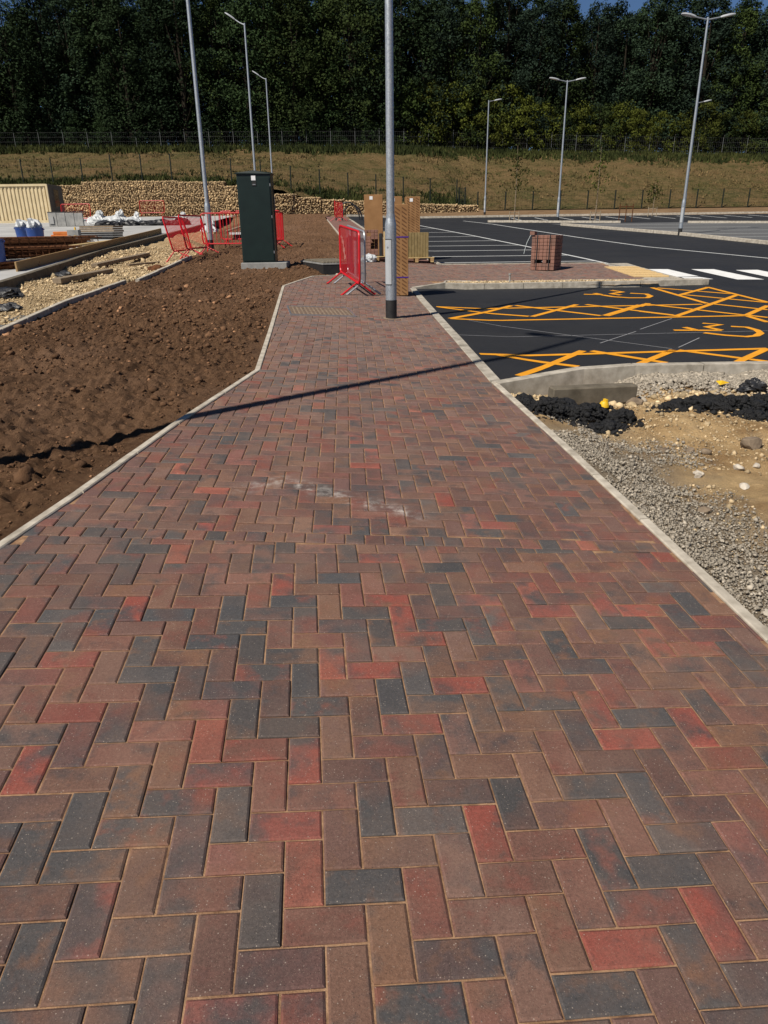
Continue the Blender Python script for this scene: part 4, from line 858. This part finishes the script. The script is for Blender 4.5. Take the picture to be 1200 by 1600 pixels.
# --- things on the stony ground at the right
rz_ = lambda x, y: float(rub_z(np.array([x]), np.array([y]))[0])
t = MB(); t.cbox((0, 0, .085), (.86, .125, .17), .012); o = t.build('loose_kerb', 'muddy_shaded_concrete'); o.location = (1.99, 6.72, rz_(2.0, 6.55) + .01); o.rotation_euler = (.05, .015, .2); tag(o, 'loose grey kerb stone lying on the rubble in front of the bays', 'kerb stone')
def heap(label, spots, seed):
    t = thing('asphalt_heap', label, 'asphalt heap', (spots[0][0], spots[0][1], rz_(spots[0][0], spots[0][1])), 0, 'heaps of spilt black asphalt'); r = np.random.default_rng(seed)
    bx, by = spots[0][:2]; bz = rz_(bx, by); mb = MB()
    for k, (x, y, a, b, c) in enumerate(spots): crumple(mb, (x - bx, y - by, rz_(x, y) - bz - .012), a, b, c, seed + k, 4, .28)
    mb.build('mound', 'tar', t)
    P, S = [], []
    for x, y, a, b, c in spots:
        n = 480; q = r.normal(0, .62, (n, 2)); xx, yy = x + q[:, 0] * a * 1.15, y + q[:, 1] * b * 1.15; rad = np.clip(1 - (q ** 2).sum(1) * .75, 0, 1)
        zz = rub_z(xx, yy) + rad * c * 1.35; s = np.exp(r.normal(-4.35, .5, n)); k = xx > RL(yy) + .02
        P.append(np.stack([xx - bx, yy - by, zz - bz + s * .2], -1)[k]); S.append(np.minimum(s, .04)[k])
    scatter('crumbs', np.concatenate(P), np.concatenate(S), 'tar', t, seed=seed); return t
heap('black asphalt heap beside the path edging in front of the loose kerb stone', [(1.55, 6.30, .17, .15, .10), (1.34, 6.62, .09, .2, .05), (1.82, 6.22, .17, .14, .09), (2.08, 6.15, .11, .10, .06), (1.90, 5.93, .11, .06, .035)], 301)
heap('larger black asphalt heap at the right edge of the photo below the black bag', [(2.95, 6.36, .22, .12, .06), (3.22, 6.30, .20, .13, .07), (3.52, 6.42, .24, .14, .07), (2.68, 6.36, .13, .08, .04), (3.24, 6.10, .12, .06, .03), (3.9, 6.5, .25, .15, .08)], 331)
def rock(x, y, s, mat, label, seed, flat=.7, group='loose boulders'):
    r = np.random.default_rng(seed); bm = bmesh.new(); bmesh.ops.create_icosphere(bm, subdivisions=3, radius=1)
    v = np.array([q.co[:] for q in bm.verts]); f = [[q.index for q in p.verts] for p in bm.faces]; bm.free()
    for k in range(9): 
        d = r.normal(0, 1, 3); d /= np.linalg.norm(d); c = r.uniform(.55, .85); e = v @ d - c; v -= np.where(e > 0, e, 0)[:, None] * d[None]
    v *= (1 + .12 * fbm(v[:, 0] * 3 + 7, v[:, 1] * 3 + v[:, 2] * 2, seed, 3))[:, None]; v *= np.array([s, s * .8, s * flat])
    mb = MB(); mb.add(v.tolist(), f); o = mb.build('stone', mat); o.location = (x, y, rz_(x, y) + s * flat * .45); o.rotation_euler = (0, 0, r.uniform(0, 6)); return tag(o, label, 'stone', group)
rock(2.90, 5.43, .085, 'boulder', 'largest brown boulder on the sandy ground near the right edge', 1)
rock(2.19, 5.40, .052, 'boulder', 'small dark stone alone on the sand in front of the asphalt heap', 2)
rock(2.42, 5.40, .05, 'boulder', 'left stone of the brown pair in the middle of the sandy ground', 3); rock(2.53, 5.36, .05, 'boulder', 'right stone of the brown pair in the middle of the sandy ground', 4)
rock(2.14, 6.72, .10, 'white_rock', 'pale rock touching the front of the loose kerb stone', 5, .5); rock(2.40, 6.74, .09, 'boulder', 'brown wedge-shaped rock at the right end of the loose kerb stone', 6, .8); rock(2.52, 6.86, .07, 'grey_gravel', 'grey rock right of the wedge-shaped rock by the loose kerb', 7)
rock(1.99, 4.12, .045, 'boulder', 'small dark stone on the grey gravel ridge', 8)
for k, (x, y, s, lb) in enumerate([(2.62, 5.02, .05, 'pale flat stone below the largest boulder'), (2.45, 4.58, .045, 'white round stone alone on the brown earth'), (2.30, 4.95, .04, 'pale stone left of the flat pair on the brown earth'), (2.22, 4.78, .04, 'pale stone nearest the gravel ridge on the brown earth'), (1.75, 2.86, .035, 'cream stone beside the edging at the right border'), (2.78, 5.08, .035, 'tiny white stone right below the largest boulder')]): rock(x, y, s, 'white_rock', lb, 20 + k, .6)
t = thing('rubble_sack', 'crumpled black plastic sack on the gravel by the kerb at right', 'sack', (3.66, 7.0, rz_(3.66, 7.0) + .02), .2)
mb = MB(); crumple(mb, (0, 0, 0), .12, .08, .055, 44, 4, .4); mb.build('bag', 'dark_plastic', t, True); mb = MB(); crumple(mb, (-.11, -.04, 0), .10, .06, .025, 45, 3, .4); mb.build('fold', 'dark_plastic', t, True); mb = MB(); crumple(mb, (.01, .02, .05), .05, .04, .035, 46, 3, .4); mb.build('neck', 'dark_plastic', t, True)
t = thing('plastic_plug', 'small yellow plastic cap lying on the black asphalt heap', 'cap', (2.02, 6.42, rz_(2.02, 6.42) + .03), .3); mb = MB(); mb.tube([(0, 0, 0), (0, 0, .03), (0, 0, .05)], [.045, .042, .03], 12); mb.build('cap', 'yellow_plastic', t, True); mb = MB(); mb.box((.01, 0, .06), (.02, .05, .02)); mb.build('tab', 'yellow_plastic', t)
t = thing('yellow_wrapper', 'small yellow scrap on the grey gravel by the kerb', 'litter', (3.40, 7.12, rz_(3.40, 7.12) + .06), .5); mb = MB(); mb.add([(-.07, -.03, 0), (.07, -.03, .01), (.05, .05, .0), (-.05, .04, .03), (0, 0, .035)], [(0, 1, 4), (1, 2, 4), (2, 3, 4), (3, 0, 4), (3, 2, 1, 0)]); mb.build('scrap', 'yellow_plastic', t)
t = thing('valve_post', 'tiny grey capped pipe standing in the stone strip of the island', 'pipe', (2.87, 16.75, hz(2.87, 16.75) + .05), 0); mb = MB(); mb.tube([(0, 0, -.02), (0, 0, .14)], .02, 8); mb.build('stem', 'grey_concrete', t); mb = MB(); mb.tube([(0, 0, .14), (0, 0, .18)], .03, 8); mb.build('cap', 'grey_concrete', t)

# --- left site: container, wall, building materials
zc = hz(-22, 53)
t = thing('shipping_container', 'cream corrugated steel container at the left edge of the photo', 'container', (-22.0, 53.1, hz(-22.5, 52.3) - .02), math.radians(1))
LEN, WID, HT = 6.06, 2.44, 2.36
mb = MB(); n = 24; p = LEN / n; vs = []; prof = []
for k in range(n):
    x = -LEN + k * p
    prof += [(x, .0), (x + p * .36, .0), (x + p * .5, .06), (x + p * .86, .06)]
prof.append((0, 0)); fs = []
for x, d in prof: vs += [(x, -WID / 2 + .02 + d, .16), (x, -WID / 2 + .02 + d, HT - .12)]
for k in range(len(prof) - 1): fs.append((2 * k, 2 * k + 2, 2 * k + 3, 2 * k + 1))
mb.add(vs, fs); mb.build('side_panel', 'cream_paint', t)
mb = MB(); mb.box((-LEN / 2, .05, HT / 2), (LEN - .1, WID - .2, HT - .2)); mb.build('core', 'cream_paint', t)
for z, hh in ((HT - .06, .12), (.08, .16)): mb = MB(); mb.box((-LEN / 2, -WID / 2, z), (LEN, .06, hh)); mb.build('rail', 'cream_paint', t)
for x in (0, -LEN): mb = MB(); mb.box((x, -WID / 2, HT / 2), (.12, .12, HT)); mb.build('corner_post', 'cream_paint', t)
e = MB(); e.box((.03, 0, HT / 2), (.06, WID - .1, HT - .02)); e = e.build('end_wall', 'brown_paint', t)
mb = MB(); mb.box((.065, .0, 1.55), (.03, .95, 1.25)); fr = mb.build('window_frame', 'brown_paint', e); mb = MB(); mb.box((.085, .0, 1.55), (.01, .75, 1.05)); mb.build('window_pane', 'dark_glass', fr)
mb = MB(); mb.box((-LEN / 2, 0, HT + .005), (LEN - .1, WID - .1, .03)); mb.build('roof', 'cream_paint', t)

t = thing('block_stack', 'row of grey concrete panels standing in front of the cream container', 'concrete panels', (-18.35, 45.2, hz(-18.35, 45.2)), -.05)
for k in range(4): mb = MB(); mb.cbox((-.75 + k * .52, 0, .38), (.50, .12, .76 - .02 * k), .01); mb.build('panel', 'grey_concrete', t)
mb = MB(); mb.box((-.80, -.09, .36), (.26, .05, .4)); mb.build('label_board', 'slab_concrete', t)
mb = MB(); mb.box((.03, .2, .79), (2.1, .5, .05)); mb.build('cover_board', 'dark_plastic', t)

def tub(x, y, r, hh, label, fill, z=None):
    t = thing('blue_tub', label, 'tub', (x, y, hz(x, y) if z is None else z), 0, 'blue plastic tubs')
    mb = MB(); mb.tube([(0, 0, 0), (0, 0, hh * .94), (0, 0, hh)], [r * .86, r * .98, r * 1.05], 20, False); mb.add([(r * .86 * math.cos(a), r * .86 * math.sin(a), .01) for a in np.linspace(0, 2 * PI, 20, False)], [tuple(range(20))]); mb.build('tub_wall', 'blue_plastic', t, True)
    for sx in (-1, 1): mb = MB(); mb.tube([(sx * r * 1.0, -.07, hh * .85), (sx * r * 1.15, 0, hh * .92), (sx * r * 1.0, .07, hh * .85)], .012, 6); mb.build('handle', 'blue_plastic', t, True)
    if fill: mb = MB(); crumple(mb, (0, 0, hh * .8), r * .8, r * .8, hh * .5, 77, 3, .35); mb.build('waste_bag', 'white_plastic', t)
    return t
tub(-13.4, 29.9, .33, .57, 'dark blue tub nearest the orange block, holding white waste', True); tub(-15.1, 32.6, .33, .50, 'lighter blue tub behind the dark blue one, holding a white bag', True); tub(-10.95, 21.6, .32, .62, 'blue tub cut off by the left edge of the photo', False)

def bars(label, x, y, rz, n, L, w, hh, seed, z=None, loops=False):
    t = thing('rebar_bundle', label, 'rebar', (x, y, hz(x, y) if z is None else z), rz, 'rusty reinforcement'); r = random.Random(seed)
    for k in range(n):
        a, b = r.uniform(-w / 2, w / 2), r.uniform(.02, hh); mb = MB(); l0 = L * r.uniform(.85, 1.05); o = r.uniform(-.1, .1) * L
        mb.tube([(-l0 / 2 + o, a, b), (o, a + r.gauss(0, .02), b + r.gauss(0, .01)), (l0 / 2 + o, a + r.gauss(0, .05), b)], .022, 6); mb.build('bar', 'rust', t)
    if loops:
        for k in range(12):
            x0 = -L / 2 + L * k / 11; mb = MB(); mb.tube([(x0, -w / 2, .02), (x0 - .03, -w / 2, hh), (x0 - .03, w / 2, hh), (x0, w / 2, .02)], .018, 6); mb.build('stirrup', 'rust', t)
    return t
bars('long flat stack of rusty reinforcement lying behind the coiled bundle', -12.3, 27.9, math.radians(52), 46, 3.7, 1.3, .34, 3, loops=True)
bars('short bundle of dark rusty reinforcement nearest the left edge', -10.4, 23.2, math.radians(58), 34, 2.4, .8, .30, 4, loops=True)
bars('scattered dark bars at the left edge beside the timber board', -9.7, 19.4, math.radians(70), 16, 1.6, .7, .18, 5)
t = thing('orange_block', 'orange plastic crate between the blue tub and the grey blocks', 'crate', (-13.0, 31.3, hz(-13, 31.3)), .2)
mb = MB(); mb.cbox((0, 0, .12), (.7, .4, .24), .02); mb.build('crate', 'orange_plastic', t); mb = MB(); mb.cbox((.05, 0, .30), (.62, .36, .12), .02); mb.build('lid', 'orange_plastic', t)
for k, (x, z, lb) in enumerate([(0, 0, 'bottom grey concrete block right of the orange crate'), (.04, .215, 'upper grey concrete block stacked right of the orange crate')]):
    mb = MB(); mb.cbox((0, 0, .105), (.46, .3, .205), .012); o = mb.build('concrete_block', 'grey_concrete'); o.location = (-12.45 + x, 31.2, hz(-12.4, 31.2) + z); tag(o, lb, 'block', 'grey concrete blocks')
t = thing('dark_pallet_stack', 'stack of dark mossy boards with black sheeting on the slab', 'board stack', (-11.75, 32.5, hz(-11.75, 32.5)), math.radians(-8))
for k in range(6): mb = MB(); mb.cbox((random.uniform(-.05, .05), 0, .05 + k * .085), (1.5, .9, .07), .01, random.uniform(-.04, .04)); mb.build('board', 'weathered_timber' if k > 2 else 'dark_plastic', t)
t = thing('yellow_marker', 'small yellow upright marker beside the dark board stack', 'marker', (-12.85, 32.4, hz(-12.85, 32.4)), 0); mb = MB(); mb.tube([(0, 0, 0), (.02, 0, .25), (.03, 0, .48)], [.09, .06, .03], 8); mb.build('cone', 'yellow_plastic', t, True); mb = MB(); mb.box((0, 0, .015), (.24, .24, .03)); mb.build('base', 'yellow_plastic', t)
def bag(x, y, s, label, seed, mats=('white_plastic',)):
    t = thing('bulk_bag', label, 'bulk bag', (x, y, hz(x, y)), .1, 'white bulk bags'); mb = MB(); crumple(mb, (0, 0, 0), s, s * .8, s * .52, seed, 4, .26); mb.build('sack', mats[0], t)
    mb = MB(); crumple(mb, (.3 * s, 0, s * .75), s * .3, s * .3, s * .35, seed + 1, 3, .4); mb.build('neck', mats[0], t); return t
bag(-17.6, 48.2, .62, 'left white bulk bag beside the faded red barrier', 91); bag(-16.5, 48.6, .62, 'middle white bulk bag of the row', 93); bag(-15.5, 48.9, .50, 'right white bulk bag with a tied upright neck', 95)
bag(-13.1, 51.0, .45, 'small white bag lying by the far end of the black sheeting', 97); bag(-8.1, 36.6, .40, 'white sack behind the leaning red barriers', 99)
t = thing('black_sheeting', 'long crumpled heap of black sheeting on the grey slab', 'sheeting', (-13.9, 45.2, hz(-13.9, 45.2)), .05)
mb = MB()
for k in range(9): crumple(mb, (-2.2 + k * .55, random.uniform(-.2, .2), 0), .5, .4, random.uniform(.12, .24), 110 + k, 3, .35)
mb.build('sheet', 'dark_plastic', t)
def plank(label, a, b, w, th, mat, dz=0.0, dz2=None, z_fn=None):
    zf_ = z_fn or (lambda x, y: hz(x, y)); A = Vector((*a, zf_(*a) + dz + th / 2)); B = Vector((*b, zf_(*b) + (dz if dz2 is None else dz2) + th / 2)); d = (B - A); L = d.length; d.normalize(); s = Vector((-d.y, d.x, 0)).normalized(); u = d.cross(s)
    mb = MB(); mb.cbox((0, 0, 0), (L, w, th), min(.008, th * .2)); o = mb.build('timber_board', mat); o.matrix_world = Matrix(((d.x, s.x, u.x, (A.x + B.x) / 2), (d.y, s.y, u.y, (A.y + B.y) / 2), (d.z, s.z, u.z, (A.z + B.z) / 2), (0, 0, 0, 1))); return tag(o, label, 'board', 'timber boards on the left site')
plank('long timber formwork board set on edge along the slab kerb', (-9.0, 18.7), (-10.25, 36.0), .05, .24, 'timber', .0)
plank('upper pale timber board lying across the slab behind the formwork', (-10.6, 24.6), (-10.1, 33.0), .22, .06, 'pale_timber', .12, .02)
ff = lambda x, y: float(fz(np.array([x]), np.array([y]))[0])
plank('near dark-edged plank half buried in the limestone', (-7.5, 17.4), (-7.1, 19.8), .22, .12, 'weathered_timber', .02, z_fn=ff); plank('far plank lying along the limestone below the slab kerb', (-8.05, 21.3), (-7.6, 24.8), .2, .10, 'weathered_timber', .03, z_fn=ff); plank('thin short batten between the two limestone planks', (-7.2, 21.6), (-6.6, 22.6), .08, .05, 'weathered_timber', .04, z_fn=ff)
mb = MB(); crumple(mb, (0, 0, 0), .22, .14, .12, 131, 3, .25); o = mb.build('dark_brick', 'rust'); o.location = (-6.0, 20.2, ff(-6, 20.2)); tag(o, 'dark red-brown lump on the limestone near the leaning barriers', 'lump')
for k, (x, y, s, lb) in enumerate([(-6.6, 13.2, .2, 'black rubber scrap on the grey gravel nearest the left edging'), (-7.3, 14.6, .3, 'black scrap of sheeting at the left edge on the limestone'), (-8.0, 19.0, .25, 'dark sheet scrap against the slab kerb')]):
    mb = MB(); crumple(mb, (0, 0, 0), s, s * .7, s * .4, 140 + k, 3, .35); o = mb.build('rubber_scrap', 'dark_plastic'); o.location = (x, y, ff(x, y)); tag(o, lb, 'scrap', 'dark scraps on the stone fill')
t = thing('timber_props', 'dark timber prop and white offcuts behind the red barrier by the left lamp post', 'timber props', (-5.6, 31.0, hz(-5.6, 31)), .1)
mb = MB(); mb.tube([(-.6, 0, .3), (1.1, .2, .8)], .05, 6); mb.build('prop', 'weathered_timber', t); mb = MB(); mb.tube([(-.2, .1, .25), (1.0, .1, .62)], .05, 6); mb.build('prop', 'weathered_timber', t); mb = MB(); mb.box((.1, -.2, .22), (1.1, .2, .08), -.2); mb.build('offcut', 'white_plastic', t); mb = MB(); mb.box((.4, .1, .1), (1.4, .5, .2)); mb.build('board_pile', 'dark_plastic', t)

# --- gabion wall: wire baskets of stone in stepped courses
wall = thing('gabion_wall', 'long stepped tan stone gabion retaining wall at the foot of the bank', 'gabion wall', (-10, 64.4, 2.3))
def basket_mesh(w, hgt, seed):
    r = np.random.default_rng(seed); P, S = [], []
    nxs, nzs = int(w / .135), int(hgt / .125)
    for i in range(nxs):
        for k in range(nzs): P.append((-w / 2 + (i + .5 + (k % 2) * .3) * w / (nxs + .3) + r.normal(0, .035), r.uniform(-.03, .05), (k + .5) * hgt / nzs + r.normal(0, .032))); S.append(r.uniform(.062, .092))
    for i in range(nxs):
        for k in range(3): P.append((-w / 2 + (i + .5) * w / nxs, .14 + k * .2, hgt - .06 + r.normal(0, .015))); S.append(r.uniform(.08, .11))
    return np.array(P), np.array(S)
cache = {}
tx = [a for a, _ in TOPS]; tz = [b for _, b in TOPS]; rg = random.Random(3)
x = -38.0
while x < 7.0:
    w = 1.95; cx = x + w / 2; top = float(np.interp(cx, tx, tz)); yb = float(np.interp(cx, [-40, -8, 7], [64.0, 64.0, 68.6])); zb = hz(cx, yb) - .1; n = max(1, int((top - zb) / .95 + .5)); hh = (top - zb) / n
    for k in range(n):
        key = (round(hh, 1), rg.randrange(3))
        if key not in cache:
            P, S = basket_mesh(w, hh, 900 + len(cache)); o = scatter('stones', P, S, 'gabion_stone', None, flat=1.1, seed=910 + len(cache), kind=None); cm = o.data; bpy.data.objects.remove(o)
            mb = MB(); mb.box((0, .4, hh / 2), (w - .02, .7, hh - .1)); 
            for i in range(5): xx = -w / 2 + w * i / 4; mb.tube([(xx, -.115, 0), (xx, -.115, hh)], .006, 4, False)
            for i in range(3): zz = hh * i / 2; mb.tube([(-w / 2, -.115, zz), (w / 2, -.115, zz)], .006, 4, False)
            o = mb.build('core', 'gabion_core', None); c2 = o.data; bpy.data.objects.remove(o); cache[key] = (cm, c2)
        cm, c2 = cache[key]
        b = bpy.data.objects.new('gabion_basket', c2); COL.objects.link(b); b.parent = wall; b.location = (cx + 10, yb - 64.4 + k * .12, zb + k * hh - 2.3)
        b.rotation_euler = (0, 0, math.atan2(4.6, 15) if cx > -8 else 0)
        s = bpy.data.objects.new('stones', cm); COL.objects.link(s); s.parent = b; s['kind'] = 'stuff'
    x += w

# --- fences
def mesh_fence(label, pts, spacing, H, mat, zf, pr=.035, nwire=5, nv=10, wr=.006, crank=0.0, name='mesh_fence'):
    t = thing(name, label, 'fence', (pts[0][0], pts[0][1], zf(*pts[0]))); o = Vector((pts[0][0], pts[0][1], zf(*pts[0]))); P = []
    for (a, b) in zip(pts[:-1], pts[1:]):
        L = math.dist(a, b); n = max(1, round(L / spacing))
        for k in range(n): P.append((a[0] + (b[0] - a[0]) * k / n, a[1] + (b[1] - a[1]) * k / n))
    P.append(pts[-1]); Q = [Vector((x, y, zf(x, y))) - o for x, y in P]
    for q in Q:
        mb = MB(); top = q + Vector((random.gauss(0, .01), random.gauss(0, .02), H)); pp = [tuple(q - Vector((0, 0, .3))), tuple(top)]
        if crank: pp.append(tuple(top + Vector((0, -crank, crank))))
        mb.tube(pp, pr, 6); mb.build('post', mat, t)
    for a, b in zip(Q[:-1], Q[1:]):
        mb = MB()
        for k in range(nwire): z = Vector((0, 0, .08 + (H - .12) * k / (nwire - 1))); mb.tube([tuple(a + z), tuple(b + z)], wr, 4, False)
        for k in range(1, nv): p = a.lerp(b, k / nv); mb.tube([tuple(p + Vector((0, 0, .05))), tuple(p + Vector((0, 0, H - .03)))], wr * .8, 4, False)
        mb.build('wire_panel', mat, t)
    return t
zbk = lambda x, y: float(zbank(np.array([x]), np.array([y]))[0])
mesh_fence('dark green mesh fence along the top of the gabion wall at left', [(-40, 66.4), (-10, 66.6), (6.9, 70.4)], 2.5, 2.0, 'fence_green', zbk, .055)
mesh_fence('dark green mesh fence along the foot of the bank behind the car park', [(9.2, 73.4), (30, 73.8), (60, 75)], 2.48, 1.7, 'fence_green', lambda x, y: hz(x, y) - .0, .065)
t = mesh_fence('tall pale chain-link fence along the top of the bank before the trees', [(-58, 96.0), (0, 96.0), (62, 96.3)], 2.9, 2.1, 'fence_grey', zbk, .038, 5, 12, .006, .2, 'chain_link_fence')
t = thing('fence_gate_post', 'pair of black gate posts where the gabion wall ends', 'gate posts', (7.1, 70.2, hz(7.1, 70.2))); 
for dx in (0, .55): mb = MB(); mb.tube([(dx, 0, -.2), (dx, 0, 2.1)], .06, 8); mb.build('post', 'fence_green', t)
mb = MB()
for k in range(7): mb.box((.275, 0, .2 + k * .3), (.5, .03, .03))
for k in range(4): mb.box((.11 + k * .11, 0, 1.1), (.02, .02, 1.9))
mb.build('gate_leaf', 'fence_green', t)

# --- trees
def leaves(name, C, R, per, size, seed, squash=.85):
    r = np.random.default_rng(seed); n = len(C) * per; cc = np.repeat(C, per, 0); rad = np.repeat(R, per)
    d = r.normal(0, 1, (n, 3)); d /= np.linalg.norm(d, axis=1)[:, None]; p = cc + d * (rad * r.uniform(.45, 1.05, n))[:, None] * np.array([1, 1, squash])
    nrm = d + r.normal(0, .55, (n, 3)); nrm /= np.linalg.norm(nrm, axis=1)[:, None]; a = np.cross(nrm, r.normal(0, 1, (n, 3))); a /= np.linalg.norm(a, axis=1)[:, None]; b = np.cross(nrm, a)
    s = size * r.uniform(.55, 1.3, n)[:, None]
    v = np.stack([p - a * s, p - b * s * .55, p + a * s, p + b * s * .55], 1).reshape(-1, 3)
    me = bpy.data.meshes.new(name); q = np.arange(len(v)).reshape(-1, 4); o = raw_mesh(name, v, q, None); me = o.data; bpy.data.objects.remove(o); return me
def tree_proto(kind, seed):
    r = np.random.default_rng(seed); C, R, limbs = [], [], []
    if kind == 'tall':          # narrow, tapering, to 16 m
        H = 16.0
        for k in range(120):
            t = r.uniform(.10, 1.0); w = 3.4 * (1 - t) ** .5 * min(1, t * 5 + .5) + .35; a = r.uniform(0, 2 * PI); rr_ = w * r.uniform(.55, 1.0); C.append((rr_ * math.cos(a), rr_ * math.sin(a), t * H)); R.append(r.uniform(.6, 1.1) * (1.15 - .5 * t))
        per, size, sq = 84, .125, 1.05
    elif kind == 'broad':
        H = 15.0
        for k in range(120):
            t = r.uniform(0, 1); zz = 2.2 + t * (H - 2.6); w = 4.6 * math.sin(PI * min(.98, .16 + t * .80)) ** .8; a = r.uniform(0, 2 * PI); rr_ = w * r.uniform(.45, 1.0); C.append((rr_ * math.cos(a), rr_ * math.sin(a), zz)); R.append(r.uniform(.7, 1.35))
        per, size, sq = 84, .135, .85
    else:
        H = 6.5
        for k in range(70):
            t = r.uniform(.02, 1); w = 3.1 * math.sin(PI * min(.97, .28 + t * .68)) ** .7; a = r.uniform(0, 2 * PI); rr_ = w * r.uniform(.4, 1.0); C.append((rr_ * math.cos(a), rr_ * math.sin(a), .4 + t * (H - .9))); R.append(r.uniform(.45, .95))
        per, size, sq = 64, .115, .75
    C = np.array(C); R = np.array(R)
    mb = MB(); mb.tube([(0, 0, -.8), (.05, 0, H * .3), (.1, .05, H * .65), (.05, 0, H * .92)], [.24 * H / 15, .19 * H / 15, .1 * H / 15, .03], 7)
    for k in range(14):
        c = C[r.integers(len(C))]; z = max(.8, c[2] * .55); mb.tube([(.05, 0, z), (c[0] * .5, c[1] * .5, (z + c[2]) / 2 + .2), tuple(c)], [.07 * H / 15, .045 * H / 15, .02], 5)
    o = mb.build('trunk', 'bark'); tm = o.data; bpy.data.objects.remove(o)
    return leaves('crown', C, R, per, size, seed + 1, sq), tm
PROTO = {k: [tree_proto(k, 500 + 17 * i + 100 * j) for i in range(4)] for j, k in enumerate(('tall', 'broad', 'shrub'))}
crown_cache = {}
def crown_mesh(kind, var, mat):
    if (kind, var, mat) not in crown_cache:
        me = PROTO[kind][var][0].copy(); me.materials.clear(); me.materials.append(MATS[mat]); crown_cache[(kind, var, mat)] = me
    return crown_cache[(kind, var, mat)]
rt = random.Random(77)
def tree(kind, x, y, s, mat, label, group, name='tree', sz=None, z=None):
    v = rt.randrange(4); t = thing(name, label, 'tree' if kind != 'shrub' else 'shrub', (x, y, zbk(x, y) if z is None else z), rt.uniform(0, 6.28), group); k = rt.uniform(.92, 1.08); t.scale = (s * k, s / k, s if sz is None else sz)
    o = bpy.data.objects.new('crown', crown_mesh(kind, v, mat)); COL.objects.link(o); o.parent = t
    o = bpy.data.objects.new('trunk', PROTO[kind][v][1]); COL.objects.link(o); o.parent = t; return t
# how high the wood stands across the view (top height above the bank, metres)
TOPH = lambda x: float(np.interp(x, [-60, -50, -46, -43, -38, -12, 4, 14, 20, 28, 34, 44, 50, 56, 64], [16.5, 15.0, 14.7, 16.5, 17.5, 17.2, 16.6, 16.6, 16.2, 15.2, 16.2, 16.2, 15.6, 13.4, 14.0]))
x = -58.0
while x < 62:
    hh = TOPH(x) * rt.uniform(.90, 1.08) + .6; right = x > 6
    kind = 'tall' if (right or rt.random() < .55) else 'broad'; mat = rt.choice(['leaf_dark', 'leaf_blue', 'leaf_dark', 'leaf_mid'] if not right else ['leaf_blue', 'leaf_dark', 'leaf_blue', 'leaf_mid'])
    tree(kind, x, 100.5 + rt.uniform(-1.2, 1.5), hh / (16 if kind == 'tall' else 15) * rt.uniform(1.05, 1.35), mat, {'tall': 'tall narrow dark tree in the front rank of the wood', 'broad': 'broad rounded dark tree in the front rank of the wood'}[kind], 'front rank of the wood, ' + kind, sz=hh / (16 if kind == 'tall' else 15))
    x += rt.uniform(2.7, 3.9)
for row, yy in ((0, 104.5), (1, 109.0), (2, 114.5)):
    x = -64.0
    while x < 68:
        hh = (TOPH(x) + 1.1) * rt.uniform(.94, 1.06) * (1 + .03 * row); tree('tall', x, yy + rt.uniform(-1.5, 1.5), hh / 16 * 1.3, rt.choice(['leaf_dark', 'leaf_blue']), 'dark tree deeper in the wood with only its top showing', 'inner ranks of the wood', sz=hh / 16); x += rt.uniform(3.2, 4.4)
x = 1.5
while x < 60:
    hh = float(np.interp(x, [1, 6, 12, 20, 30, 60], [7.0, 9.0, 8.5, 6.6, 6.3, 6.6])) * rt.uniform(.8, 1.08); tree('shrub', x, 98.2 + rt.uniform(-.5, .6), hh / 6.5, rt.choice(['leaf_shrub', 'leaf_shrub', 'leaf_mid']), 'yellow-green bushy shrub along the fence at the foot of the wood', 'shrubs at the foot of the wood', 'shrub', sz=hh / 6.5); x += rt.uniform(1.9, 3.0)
x = -57.0
while x < 2:
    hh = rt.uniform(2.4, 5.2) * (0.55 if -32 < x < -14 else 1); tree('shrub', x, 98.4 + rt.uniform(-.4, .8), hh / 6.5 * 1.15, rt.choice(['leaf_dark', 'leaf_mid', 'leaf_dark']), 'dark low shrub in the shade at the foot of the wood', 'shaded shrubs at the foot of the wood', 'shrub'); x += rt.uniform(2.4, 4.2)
# young staked trees along the far bays
def sapling(x, y, H, label, stakes):
    t = thing('young_tree', label, 'young tree', (x, y, hz(x, y)), 0, 'young staked trees'); r = np.random.default_rng(int(x * 10))
    mb = MB(); mb.tube([(0, 0, 0), (.03, 0, H * .5), (0, 0, H)], [.035, .022, .008], 6); mb.build('trunk', 'weathered_timber', t)
    C = np.array([(r.normal(0, .28 * (1 - k / 46) + .1), r.normal(0, .28 * (1 - k / 46) + .1), H * (.42 + .58 * k / 46)) for k in range(46)]); me = leaves('crown', C, np.full(46, .30), 7, .075, 5); me.materials.append(MATS['leaf_young']); o = bpy.data.objects.new('crown', me); COL.objects.link(o); o.parent = t
    for sx in (-.3, .3):
        if stakes: mb = MB(); mb.tube([(sx, 0, -.1), (sx, 0, .62)], .028, 6); mb.build('stake', 'pale_stake', t)
    if stakes: mb = MB(); mb.box((0, .03, .52), (.65, .02, .04)); mb.build('tie_bar', 'pale_stake', t)
    return t
sapling(8.64, 49.9, 4.4, 'left young staked tree before the bank near the slim lamp post', True); sapling(13.45, 48.4, 4.2, 'young staked tree right of the middle double-arm lamp post', True); sapling(19.6, 55.8, 2.2, 'faint young tree in front of the bank at far right', True)
t = thing('tree_guard', 'small timber tree guard frame right of the double-arm post at the far kerb', 'tree guard', (15.1, 47.6, hz(15.1, 47.6)), 0)
for sx in (-.4, 0, .4): mb = MB(); mb.tube([(sx, 0, -.1), (sx, 0, 1.0)], .03, 6); mb.build('stake', 'rust', t)
mb = MB(); mb.box((0, 0, .85), (.9, .03, .06)); mb.build('rail', 'rust', t)
